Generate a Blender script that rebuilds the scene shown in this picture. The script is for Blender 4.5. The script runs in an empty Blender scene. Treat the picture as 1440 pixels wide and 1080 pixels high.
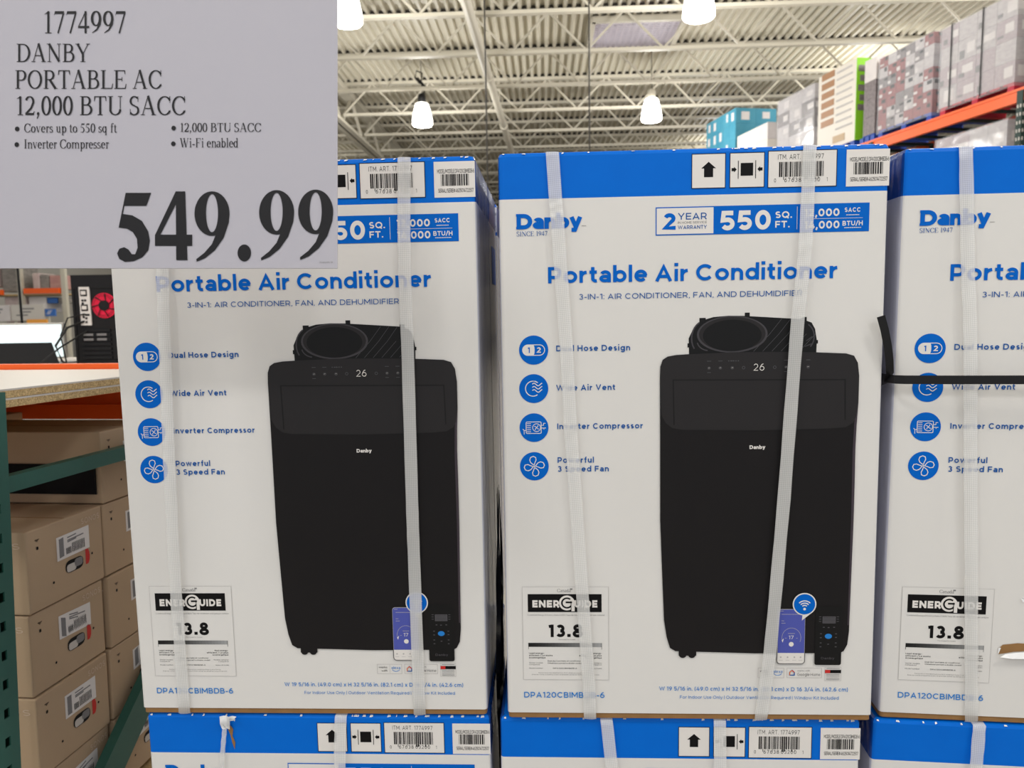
import bpy, bmesh, math, random
from mathutils import Matrix, Vector
random.seed(7)
S = bpy.context.scene
COL = S.collection
PI = math.pi
R = math.radians
CZ = 1.61                                  # eye height; "rel" heights below are measured from the eye
AXIS = -0.045                              # yaw of the building's long axis

# ------------------------------------------------------------------ camera
PITCH, ROLL, FPX = 0.10296, -0.01545, 1026.77
_c, _s = math.cos(PITCH), math.sin(PITCH)
FWD = Vector((0, _c, -_s)); UP0 = Vector((0, _s, _c)); RT0 = Vector((1, 0, 0))
RT = RT0*math.cos(ROLL) + UP0*math.sin(ROLL)
UP = UP0*math.cos(ROLL) - RT0*math.sin(ROLL)
cam = bpy.data.cameras.new('camera')
cam.sensor_width = 36; cam.lens = FPX*36/1440
cam.clip_start = 0.02; cam.clip_end = 300
cam.dof.use_dof = True; cam.dof.focus_distance = 1.05; cam.dof.aperture_fstop = 8.0
camo = bpy.data.objects.new('camera', cam)
camo.matrix_world = Matrix(((RT.x, UP.x, -FWD.x, 0), (RT.y, UP.y, -FWD.y, 0), (RT.z, UP.z, -FWD.z, CZ), (0, 0, 0, 1)))
COL.objects.link(camo); S.camera = camo

# ------------------------------------------------------------------ light
S.view_settings.view_transform = 'Standard'; S.view_settings.look = 'None'
S.view_settings.gamma = 1; S.view_settings.use_curve_mapping = False
S.view_settings.exposure = 0.22
W = bpy.data.worlds.new('hall_light'); S.world = W; W.use_nodes = True
W.node_tree.nodes['Background'].inputs[0].default_value = (0.95, 1.0, 1.06, 1)
W.node_tree.nodes['Background'].inputs[1].default_value = 0.50
S.cycles.max_bounces = 6; S.cycles.diffuse_bounces = 4; S.cycles.transparent_max_bounces = 12
S.cycles.sample_clamp_indirect = 4.0
S.cycles.caustics_reflective = False; S.cycles.caustics_refractive = False
LAMP_POWER = 190

# ------------------------------------------------------------------ materials
def lin(c): return tuple((v/255/12.92 if v <= 10.3 else ((v/255+.055)/1.055)**2.4) for v in c)
def mat(name, rgb, rough=.6, gain=1.0, metal=0.0, spec=.3, emit=None, alpha=None, noise=None, bump=None):
    m = bpy.data.materials.new(name); m.use_nodes = True
    nt = m.node_tree; b = nt.nodes['Principled BSDF']
    c = [min(.9, v*gain) for v in lin(rgb)] + [1]
    b.inputs['Base Color'].default_value = c
    b.inputs['Roughness'].default_value = rough
    b.inputs['Metallic'].default_value = metal
    b.inputs['Specular IOR Level'].default_value = spec
    if emit:
        b.inputs['Emission Color'].default_value = list(lin(emit[0]))+[1]; b.inputs['Emission Strength'].default_value = emit[1]
    if alpha is not None: b.inputs['Alpha'].default_value = alpha
    if noise:                              # (scale, second colour, stretch)
        tc = nt.nodes.new('ShaderNodeTexCoord'); mp = nt.nodes.new('ShaderNodeMapping'); n = nt.nodes.new('ShaderNodeTexNoise'); mx = nt.nodes.new('ShaderNodeMix'); mx.data_type = 'RGBA'
        nt.links.new(tc.outputs['Object'], mp.inputs[0]); nt.links.new(mp.outputs[0], n.inputs['Vector'])
        mp.inputs['Scale'].default_value = noise[2] if len(noise) > 2 else (1, 1, 1)
        n.inputs['Scale'].default_value = noise[0]; n.inputs['Detail'].default_value = 5
        mx.inputs[6].default_value = c; mx.inputs[7].default_value = [min(.9, v*gain) for v in lin(noise[1])]+[1]
        nt.links.new(n.outputs['Fac'], mx.inputs[0]); nt.links.new(mx.outputs[2], b.inputs['Base Color'])
    if bump:                               # (scale, strength, stretch)
        tc = nt.nodes.new('ShaderNodeTexCoord'); mp = nt.nodes.new('ShaderNodeMapping'); n = nt.nodes.new('ShaderNodeTexNoise'); bp = nt.nodes.new('ShaderNodeBump')
        mp.inputs['Scale'].default_value = bump[2] if len(bump) > 2 else (1, 1, 1)
        nt.links.new(tc.outputs['Object'], mp.inputs[0]); nt.links.new(mp.outputs[0], n.inputs['Vector'])
        n.inputs['Scale'].default_value = bump[0]; bp.inputs['Strength'].default_value = bump[1]; bp.inputs['Distance'].default_value = .01
        nt.links.new(n.outputs['Fac'], bp.inputs['Height']); nt.links.new(bp.outputs[0], b.inputs['Normal'])
    return m
G = 1.22
M = {}
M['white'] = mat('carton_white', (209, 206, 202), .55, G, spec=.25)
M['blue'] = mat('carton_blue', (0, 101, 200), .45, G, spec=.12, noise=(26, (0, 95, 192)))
M['kraft'] = mat('carton_kraft', (150, 112, 70), .8, G, noise=(40, (120, 88, 52)))
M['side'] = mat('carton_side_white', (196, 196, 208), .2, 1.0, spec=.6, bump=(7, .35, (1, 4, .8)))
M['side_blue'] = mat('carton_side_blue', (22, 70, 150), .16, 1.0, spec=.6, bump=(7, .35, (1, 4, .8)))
M['ink_blue'] = mat('blue_ink', (0, 92, 184), .5, G, spec=.1)
M['ink_navy'] = mat('navy_ink', (24, 82, 150), .5, G, spec=.1)
M['ink_mid'] = mat('mid_blue_ink', (40, 118, 190), .5, G, spec=.1)
M['ink_black'] = mat('black_ink', (20, 18, 19), .5, .8, spec=.15)
M['ink_grey'] = mat('grey_ink', (120, 118, 118), .6, G)
M['ink_pale'] = mat('pale_grey_ink', (172, 168, 166), .6, G)
M['paper'] = mat('label_paper', (214, 209, 204), .5, G)
M['pic_body'] = mat('picture_black', (29, 26, 27), .42, .8, spec=.22)
M['pic_top'] = mat('picture_charcoal', (42, 39, 40), .42, .8)
M['pic_line'] = mat('picture_line', (20, 18, 19), .5, .8)
M['pic_edge'] = mat('picture_edge', (74, 64, 72), .5, .8)
M['pic_ring'] = mat('picture_ring', (72, 69, 73), .5, .9)
M['pic_deep'] = mat('picture_deep_black', (15, 14, 15), .42, .7)
M['pic_dot'] = mat('picture_dim_mark', (92, 90, 94), .5, .9)
M['pic_screen'] = mat('picture_phone_screen', (72, 80, 158), .5, G)
M['orange_ink'] = mat('orange_ink', (206, 110, 60), .5, G)
M['sign_paper'] = mat('sign_paper', (181, 178, 187), .5, 1.05)
M['sign_ink'] = mat('sign_ink', (26, 24, 28), .5, .8)
M['green_steel'] = mat('green_steel', (52, 100, 88), .4, 1.1, spec=.4, noise=(9, (42, 84, 74)))
M['orange_steel'] = mat('orange_steel', (238, 92, 28), .4, 1.15, spec=.4)
M['dark_green'] = mat('dark_green_steel', (30, 54, 48), .5)
M['laminate'] = mat('white_laminate', (206, 200, 192), .4, 1.0)
M['tan'] = mat('tan_carton', (176, 152, 124), .75, 1.25, noise=(5, (166, 142, 114)))
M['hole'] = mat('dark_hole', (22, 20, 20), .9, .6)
M['tan_ink'] = mat('tan_carton_ink', (190, 172, 150), .7, 1.3)
M['red'] = mat('red_print', (196, 44, 40), .5, 1.1)
M['black_plastic'] = mat('black_plastic', (28, 27, 28), .4, .8)
M['matte_black'] = mat('matte_black', (26, 25, 27), .6, .8)
M['steel'] = mat('painted_steel', (196, 190, 174), .5, 1.0)
M['deck'] = mat('roof_deck', (212, 206, 188), .55, 1.0, noise=(.35, (200, 194, 176)))
M['wire_and_shade'] = mat('dark_wire_and_shade', (52, 48, 44), .6)
M['wood'] = mat('pallet_wood', (170, 138, 98), .8, 1.1, noise=(6, (140, 110, 76), (1, 8, 8)))
M['concrete'] = mat('floor_concrete', (168, 164, 158), .35, 1.0, noise=(2, (150, 146, 140)))
M['wall'] = mat('hall_wall', (196, 186, 168), .7, 1.1)
M['film'] = mat('clear_film', (225, 228, 232), .12, 1.1, spec=.7, alpha=.22, bump=(6, .5))
M['dark_film'] = mat('dark_film', (22, 24, 30), .18, .8, spec=.6)
M['tear_white'] = mat('torn_paper', (236, 232, 226), .7, 1.2)
M['lamp_glow'] = mat('lamp_glow', (255, 252, 244), .4, emit=((255, 250, 240), 5.0))
M['screen_glow'] = mat('screen_glow', (235, 245, 245), .4, emit=((222, 242, 244), .74))
M['fan_glow'] = mat('red_fan_glow', (200, 30, 60), .4, emit=((190, 14, 48), .34))

def particle_board():
    m = bpy.data.materials.new('particle_board'); m.use_nodes = True; nt = m.node_tree; b = nt.nodes['Principled BSDF']
    tc = nt.nodes.new('ShaderNodeTexCoord'); v = nt.nodes.new('ShaderNodeTexVoronoi'); r = nt.nodes.new('ShaderNodeValToRGB')
    v.inputs['Scale'].default_value = 420
    r.color_ramp.elements[0].color = (*lin((150, 122, 76)), 1); r.color_ramp.elements[1].color = (*lin((222, 194, 142)), 1)
    nt.links.new(tc.outputs['Object'], v.inputs['Vector']); nt.links.new(v.outputs['Color'], r.inputs[0]); nt.links.new(r.outputs[0], b.inputs['Base Color'])
    b.inputs['Roughness'].default_value = .85
    return m
M['particle'] = particle_board()

def weave():
    m = bpy.data.materials.new('woven_plastic_strap'); m.use_nodes = True; nt = m.node_tree; b = nt.nodes['Principled BSDF']
    b.inputs['Base Color'].default_value = (.82, .81, .79, 1); b.inputs['Roughness'].default_value = .35
    uv = nt.nodes.new('ShaderNodeTexCoord'); mp = nt.nodes.new('ShaderNodeMapping'); ch = nt.nodes.new('ShaderNodeTexChecker'); mr = nt.nodes.new('ShaderNodeMapRange')
    mp.inputs['Rotation'].default_value = (0, 0, R(45))
    ch.inputs['Scale'].default_value = 520; ch.inputs['Color1'].default_value = (1, 1, 1, 1); ch.inputs['Color2'].default_value = (0, 0, 0, 1)
    nt.links.new(uv.outputs['UV'], mp.inputs[0]); nt.links.new(mp.outputs[0], ch.inputs['Vector'])
    nt.links.new(ch.outputs['Fac'], mr.inputs[0]); mr.inputs[3].default_value = .56; mr.inputs[4].default_value = .70
    nt.links.new(mr.outputs[0], b.inputs['Alpha'])
    return m
M['strap'] = weave()

# ------------------------------------------------------------------ object helpers
def put(name, me, parent=None):
    o = bpy.data.objects.new(name, me); COL.objects.link(o)
    if parent: o.parent = parent
    return o
def tag(o, label=None, cat=None, group=None, kind=None):
    if label: o['label'] = label
    if cat: o['category'] = cat
    if group: o['group'] = group
    if kind: o['kind'] = kind
    return o
def empty(name, label, cat, loc=(0, 0, 0), rz=0, group=None):
    o = bpy.data.objects.new(name, None); COL.objects.link(o); o.location = loc; o.rotation_euler = (0, 0, rz)
    o.empty_display_size = .05
    return tag(o, label, cat, group)
def copy_tree(o, parent=None):
    c = o.copy(); COL.objects.link(c)
    if parent: c.parent = parent
    for ch in [x for x in bpy.data.objects if x.parent == o]: copy_tree(ch, c)
    return c

class MB:
    """collects solids into one mesh"""
    def __init__(self): self.v = []; self.f = []; self.mi = []; self.ms = []; self.uv = {}
    def m(self, k):
        if k not in self.ms: self.ms.append(k)
        return self.ms.index(k)
    def add(self, vs, fs, k):
        n = len(self.v); self.v += [tuple(v) for v in vs]; i = self.m(k)
        for f in fs: self.f.append([n+a for a in f]); self.mi.append(i)
        return n
    def box(self, x0, x1, y0, y1, z0, z1, k, face=None):
        vs = [(x, y, z) for x in (x0, x1) for y in (y0, y1) for z in (z0, z1)]
        fs = [(0, 1, 3, 2), (4, 6, 7, 5), (0, 4, 5, 1), (2, 3, 7, 6), (0, 2, 6, 4), (1, 5, 7, 3)]
        self.add(vs, fs, k)
        return self
    def bevbox(self, x0, x1, y0, y1, z0, z1, k, r=.004):
        bm = bmesh.new(); bmesh.ops.create_cube(bm, size=1)
        for v in bm.verts: v.co = ((x0+x1)/2+v.co.x*(x1-x0), (y0+y1)/2+v.co.y*(y1-y0), (z0+z1)/2+v.co.z*(z1-z0))
        bmesh.ops.bevel(bm, geom=bm.edges[:], offset=r, segments=2, profile=.5, affect='EDGES')
        bm.verts.ensure_lookup_table()
        self.add([v.co[:] for v in bm.verts], [[v.index for v in f.verts] for f in bm.faces], k); bm.free()
        return self
    def bar(self, a, b, w, h, k, up=(0, 0, 1)):
        a, b = Vector(a), Vector(b); d = (b-a).normalized(); s = d.cross(Vector(up))
        if s.length < 1e-4: s = d.cross(Vector((0, 1, 0)))
        s.normalize(); u = s.cross(d)
        vs = [p+s*(i*w/2)+u*(j*h/2) for p in (a, b) for i, j in ((-1, -1), (1, -1), (1, 1), (-1, 1))]
        self.add(vs, [(3, 2, 1, 0), (4, 5, 6, 7), (0, 1, 5, 4), (1, 2, 6, 5), (2, 3, 7, 6), (3, 0, 4, 7)], k)
        return self
    def tube(self, pts, r, k, n=8, caps=True):
        pts = [Vector(p) for p in pts]; rings = []
        for i, p in enumerate(pts):
            d = (pts[min(i+1, len(pts)-1)]-pts[max(i-1, 0)]).normalized()
            s = d.cross(Vector((0, 0, 1)))
            if s.length < .05: s = d.cross(Vector((0, 1, 0)))
            s.normalize(); u = s.cross(d); rr = r[i] if isinstance(r, (list, tuple)) else r
            rings.append([p+(s*math.cos(t)+u*math.sin(t))*rr for t in [2*PI*j/n for j in range(n)]])
        fs = [(i*n+j, i*n+(j+1) % n, (i+1)*n+(j+1) % n, (i+1)*n+j) for i in range(len(pts)-1) for j in range(n)]
        if caps: fs += [tuple(reversed(range(n))), tuple(range((len(pts)-1)*n, len(pts)*n))]
        self.add([v for g in rings for v in g], fs, k)
        return self
    def lathe(self, prof, k, n=20, c=(0, 0, 0)):
        vs = [(c[0]+r*math.cos(2*PI*j/n), c[1]+r*math.sin(2*PI*j/n), c[2]+z) for r, z in prof for j in range(n)]
        fs = [(i*n+j, i*n+(j+1) % n, (i+1)*n+(j+1) % n, (i+1)*n+j) for i in range(len(prof)-1) for j in range(n)]
        self.add(vs, fs, k)
        return self
    def build(self, name, parent=None, smooth=False):
        me = bpy.data.meshes.new(name); me.from_pydata(self.v, [], self.f)
        for k in self.ms: me.materials.append(M[k])
        me.polygons.foreach_set('material_index', self.mi)
        if self.uv:
            l = me.uv_layers.new(name='UVMap')
            for p in me.polygons:
                for li in p.loop_indices:
                    l.data[li].uv = self.uv.get(me.loops[li].vertex_index, (0, 0))
        if smooth: me.polygons.foreach_set('use_smooth', [True]*len(me.polygons))
        me.update()
        return put(name, me, parent)

# ------------------------------------------------------------------ flat printing on a carton face (u right, v up, metres)
def stroke(pts, w, closed=False, wid=None):
    """polyline -> quads; w = width or function(normal) -> half width"""
    pts = [p for i, p in enumerate(pts) if i == 0 or abs(p[0]-pts[i-1][0])+abs(p[1]-pts[i-1][1]) > 1e-7] if not wid else pts
    n = len(pts); out = []; L = []; Rr = []
    for i, (x, y) in enumerate(pts):
        if closed: a, b = pts[(i-1) % n], pts[(i+1) % n]
        else: a, b = pts[max(i-1, 0)], pts[min(i+1, n-1)]
        def nr(p, q):
            dx, dy = q[0]-p[0], q[1]-p[1]; l = math.hypot(dx, dy) or 1e-9
            return (-dy/l, dx/l)
        n1 = nr(a, (x, y)) if (closed or i > 0) else nr((x, y), b)
        n2 = nr((x, y), b) if (closed or i < n-1) else n1
        nx, ny = n1[0]+n2[0], n1[1]+n2[1]; l = math.hypot(nx, ny)
        if l < 1e-6: nx, ny, l = n1[0], n1[1], 1
        nx, ny = nx/l, ny/l
        k = min(1/max(.01, nx*n1[0]+ny*n1[1]), 1.9)
        if wid: h = wid[i]/2
        elif callable(w): h = w((nx, ny))
        else: h = w/2
        L.append((x+nx*h*k, y+ny*h*k)); Rr.append((x-nx*h*k, y-ny*h*k))
    rng = range(n) if closed else range(n-1)
    for i in rng:
        j = (i+1) % n
        out.append([Rr[i], Rr[j], L[j], L[i]])
    return out
def arc(cx, cy, rx, ry, a0, a1, n=None):
    n = n or max(4, int(abs(a1-a0)/15))
    return [(cx+rx*math.cos(R(a0+(a1-a0)*i/n)), cy+ry*math.sin(R(a0+(a1-a0)*i/n))) for i in range(n+1)]
def ring(cx, cy, rx, ry, n=28): return [(cx+rx*math.cos(2*PI*i/n), cy+ry*math.sin(2*PI*i/n)) for i in range(n)]
def rrect(x0, y0, x1, y1, r, n=5):
    return arc(x1-r, y0+r, r, r, -90, 0, n)+arc(x1-r, y1-r, r, r, 0, 90, n)+arc(x0+r, y1-r, r, r, 90, 180, n)+arc(x0+r, y0+r, r, r, 180, 270, n)
def rect(x0, y0, x1, y1): return [(x0, y0), (x1, y0), (x1, y1), (x0, y1)]

# --- sans letters: cap height 1
def sans(ch, w):
    h = w/2; x = .74; A = 1.0; S_ = []
    def l(*p): S_.append((list(p), False))
    def a(cx, cy, rx, ry, a0, a1): S_.append((arc(cx, cy, rx, ry, a0, a1), False))
    def o(cx, cy, rx, ry): S_.append((ring(cx, cy, rx, ry), True))
    wd = .6
    bw = .76; br = bw/2-h; bh = x/2-h
    if ch == ' ': wd = .2
    elif ch == 'A': wd = 1.0; l((h*.95, 0), (.5, 1-h*1.1), (1-h*.95, 0)); l((.2, .3), (.8, .3))
    elif ch == 'B': wd = .82; r1 = (.5-h)/2; l((h, 0), (h, 1)); l((h, 1-h), (.44, 1-h)); a(.44, 1-h-r1, .3-h, r1, 90, -90); l((.44, .5), (h, .5)); l((h, h), (.5, h)); a(.48, h+r1, .34-h, r1, -90, 90)
    elif ch == 'C': wd = .98; a(.52, .5, .52-h, .5-h, 42, 318)
    elif ch == 'D': wd = .96; l((h, 0), (h, 1)); S_.append(([(h, 1-h), (.44, 1-h)]+arc(.44, .5, .52-h, .5-h, 90, -90)+[(h, h)], False))
    elif ch == 'E': wd = .74; l((h, 0), (h, 1)); [l((h, y), (wd-(.04 if y == .5 else 0), y)) for y in (h, .5, 1-h)]
    elif ch == 'F': wd = .72; l((h, 0), (h, 1)); l((h, 1-h), (wd, 1-h)); l((h, .48), (wd-.06, .48))
    elif ch == 'G': wd = 1.04; a(.52, .5, .52-h, .5-h, 45, 335); l((.56, .46), (1.03, .46)); l((1.03-h, .5), (1.03-h, .2))
    elif ch == 'H': wd = .9; l((h, 0), (h, 1)); l((wd-h, 0), (wd-h, 1)); l((h, .5), (wd-h, .5))
    elif ch == 'I': wd = w; l((h, 0), (h, 1))
    elif ch == 'K': wd = .9; l((h, 0), (h, 1)); l((h, .36), (.82-h, 1)); l((.32, .58), (.9-h, 0))
    elif ch == 'L': wd = .68; l((h, 0), (h, 1)); l((h, h), (wd, h))
    elif ch == 'M': wd = 1.08; l((h, 0), (h, 1)); l((wd-h, 0), (wd-h, 1)); l((h, 1-h*.6), (wd/2, .3), (wd-h, 1-h*.6))
    elif ch == 'N': wd = .94; l((h, 0), (h, 1)); l((wd-h, 0), (wd-h, 1)); l((h, 1-h*.6), (wd-h, h*.6))
    elif ch == 'O': wd = 1.08; o(.54, .5, .54-h, .5-h)
    elif ch == 'P': wd = .8; r1 = .31-h*.4; l((h, 0), (h, 1)); S_.append(([(h, 1-h), (.44, 1-h)]+arc(.44, 1-h-r1, .36-h, r1, 90, -90)+[(h, 1-h-2*r1)], False))
    elif ch == 'Q': wd = 1.08; o(.54, .5, .54-h, .5-h); l((.62, .28), (.98, -.04))
    elif ch == 'R': wd = .84; r1 = .3-h*.4; l((h, 0), (h, 1)); S_.append(([(h, 1-h), (.44, 1-h)]+arc(.44, 1-h-r1, .36-h, r1, 90, -90)+[(h, 1-h-2*r1)], False)); l((.46, .42), (.8-h*.4, 0))
    elif ch == 'S': wd = .78; r1 = (.5-h)/2; S_.append((arc(.39, .5+r1, .36-h, r1, 35, 270)+arc(.39, .5-r1, .39-h, r1, 90, -145)[1:], False))
    elif ch == 'T': wd = .82; l((.41, 0), (.41, 1)); l((0, 1-h), (.82, 1-h))
    elif ch == 'U': wd = .9; S_.append(([(h, 1), (h, .42)]+arc(.45, .42, .45-h, .42-h, 180, 360)+[(.9-h, 1)], False))
    elif ch == 'V': wd = .98; l((h*.9, 1), (.49, h*1.1), (.98-h*.9, 1))
    elif ch == 'W': wd = 1.5; l((h*.9, 1), (.42, h*.9), (.75, .9), (1.08, h*.9), (1.5-h*.9, 1))
    elif ch == 'X': wd = .9; l((h, 0), (.9-h, 1)); l((h, 1), (.9-h, 0))
    elif ch == 'Y': wd = .94; l((h*.9, 1), (.47, .42), (.94-h*.9, 1)); l((.47, .45), (.47, 0))
    elif ch == 'o': wd = bw+.04; o(wd/2, x/2, wd/2-h, bh)
    elif ch == 'a': wd = .68; S_.append((arc(.35, x-.29, .33-h, .29-h, 155, 0)+[(.68-h, 0)], False)); o(.33, .235, .33-h, .235-h)
    elif ch == 'b': wd = bw+.03; l((h, 0), (h, 1.05)); o(wd-bw/2, x/2, br, bh)
    elif ch == 'c': wd = .68; a(bw/2, x/2, br, bh, 48, 312)
    elif ch == 'd': wd = bw+.03; l((wd-h, 0), (wd-h, 1.05)); o(bw/2, x/2, br, bh)
    elif ch == 'e': wd = bw; a(bw/2, x/2, br, bh, 0, 318); l((h, x/2), (bw-h*.4, x/2))
    elif ch == 'f': wd = .44; S_.append(([(.12+h, 0), (.12+h, .8)]+arc(.12+h+.17, .82, .17, .2-h*.4, 180, 80)[1:], False)); l((0, x-h), (.42, x-h))
    elif ch == 'g': wd = bw+.03; o(bw/2, x/2, br, bh); S_.append(([(wd-h, x), (wd-h, .0)]+arc(bw/2, 0, bw/2-h+.03, .24-h*.3, 0, -145), False))
    elif ch == 'h': wd = .7; l((h, 0), (h, 1.05)); S_.append((arc(.36, x-.34, .34-h, .34-h, 180, 0)+[(.7-h, 0)], False))
    elif ch == 'i': wd = w*1.1; l((w*.55, 0), (w*.55, x)); S_.append(([(0, 1.0), (w*1.1, 1.0)], False))
    elif ch == 'k': wd = .7; l((h, 0), (h, 1.05)); l((h, .24), (.66-h, x)); l((.28, .42), (.7-h, 0))
    elif ch == 'l': wd = w; l((h, 0), (h, 1.05))
    elif ch == 'm': wd = 1.14; l((h, 0), (h, x)); [S_.append((arc(c, x-.3, .29+.0-h+.02, .3-h, 180, 0)+[(c+.31-h, 0)], False)) for c in (.31, .83)]
    elif ch == 'n': wd = .7; l((h, 0), (h, x)); S_.append((arc(.36, x-.34, .34-h, .34-h, 180, 0)+[(.7-h, 0)], False))
    elif ch == 'p': wd = bw+.03; l((h, -.26), (h, x)); o(wd-bw/2, x/2, br, bh)
    elif ch == 'q': wd = bw+.03; l((wd-h, -.26), (wd-h, x)); o(bw/2, x/2, br, bh)
    elif ch == 'r': wd = .46; l((h, 0), (h, x)); a(.44, x-.4, .44-h, .4-h, 175, 92)
    elif ch == 's': wd = .56; r1 = (x/2-h)/2; S_.append((arc(.28, x/2+r1, .26-h, r1, 30, 270)+arc(.28, x/2-r1, .28-h, r1, 90, -150)[1:], False))
    elif ch == 't': wd = .46; S_.append(([(.1+h, .95), (.1+h, .24)]+arc(.1+h+.19, .24, .19, .24-h, 180, 285)[1:], False)); l((0, x-h), (.44, x-h))
    elif ch == 'u': wd = .7; S_.append(([(h, x), (h, .34)]+arc(.34, .34, .34-h, .34-h, 180, 360)+[(.68-h, x)], False)); l((.7-h, 0), (.7-h, x))
    elif ch == 'v': wd = .72; l((h*.8, x), (.36, h), (.72-h*.8, x))
    elif ch == 'w': wd = 1.1; l((h*.8, x), (.3, h), (.55, x-.05), (.8, h), (1.1-h*.8, x))
    elif ch == 'x': wd = .7; l((h, 0), (.7-h, x)); l((h, x), (.7-h, 0))
    elif ch == 'y': wd = .74; l((h*.8, x), (.38, .06)); l((.74-h*.8, x), (.3, -.24+h), (.1, -.26+h*1.2))
    elif ch == '0': wd = .84; o(.42, .5, .42-h, .5-h)
    elif ch == '1': wd = .4; l((.4-h, 0), (.4-h, 1)); l((.4-h, 1-h), (.02, .84))
    elif ch == '2': wd = .74; S_.append((arc(.37, .68, .36-h, .32-h, 160, -35)+[(h, h), (.74, h)], False))
    elif ch == '3': wd = .74; r1 = (.5-h)/2; a(.36, .5+r1, .33-h, r1, 150, -90); a(.36, .5-r1, .37-h, r1, 90, -150)
    elif ch == '4': wd = .84; l((.66, .24), (h*.9, .24), (.6-h, 1)); l((.84, .24), (.5, .24)); l((.62, 0), (.62, .62))
    elif ch == '5': wd = .76; S_.append(([(.68, 1-h), (.12+h*.4, 1-h), (.1+h*.2, .52)]+arc(.38, .33, .38-h, .33-h, 110, -150)[1:], False))
    elif ch == '6': wd = .78; o(.39, .33, .39-h, .33-h); S_.append(([(.62, 1-h*.8), (.4, .9)]+[(.2, .68), (h, .36)], False))
    elif ch == '7': wd = .74; l((0, 1-h), (.74-h*.8, 1-h), (.24, 0))
    elif ch == '8': wd = .78; o(.39, .74, .33-h, .26-h*.8); o(.39, .27, .39-h, .27-h*.8)
    elif ch == '9': wd = .78; o(.39, .67, .39-h, .33-h); S_.append(([(.16, h*.8), (.38, .1), (.58, .32), (.78-h, .64)], False))
    elif ch == '.': wd = w*1.1; l((0, w*.55), (w*1.1, w*.55))
    elif ch == ',': wd = w*1.1; l((w*.8, w*.9), (w*.2, -w*.8))
    elif ch == ':': wd = w*1.1; l((0, w*.55), (w*1.1, w*.55)); l((0, x-w*.55), (w*1.1, x-w*.55))
    elif ch == '-': wd = .4; l((0, .38), (.4, .38))
    elif ch == '/': wd = .5; l((0, -.08), (.5, 1.06))
    elif ch == '|': wd = w*.7; l((w*.3, -.1), (w*.3, 1.05))
    elif ch == '(': wd = .3; a(.4, .45, .4-h, .62, 115, 245)
    elif ch == ')': wd = .3; a(-.1, .45, .4-h, .62, 65, -65)
    elif ch == '#': wd = .8; [l((p-.06, 0), (p+.06, 1)) for p in (.28, .56)]; [l((0, q), (.8, q)) for q in (.33, .67)]
    return wd, [(p, c, w) for p, c in S_]

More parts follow.
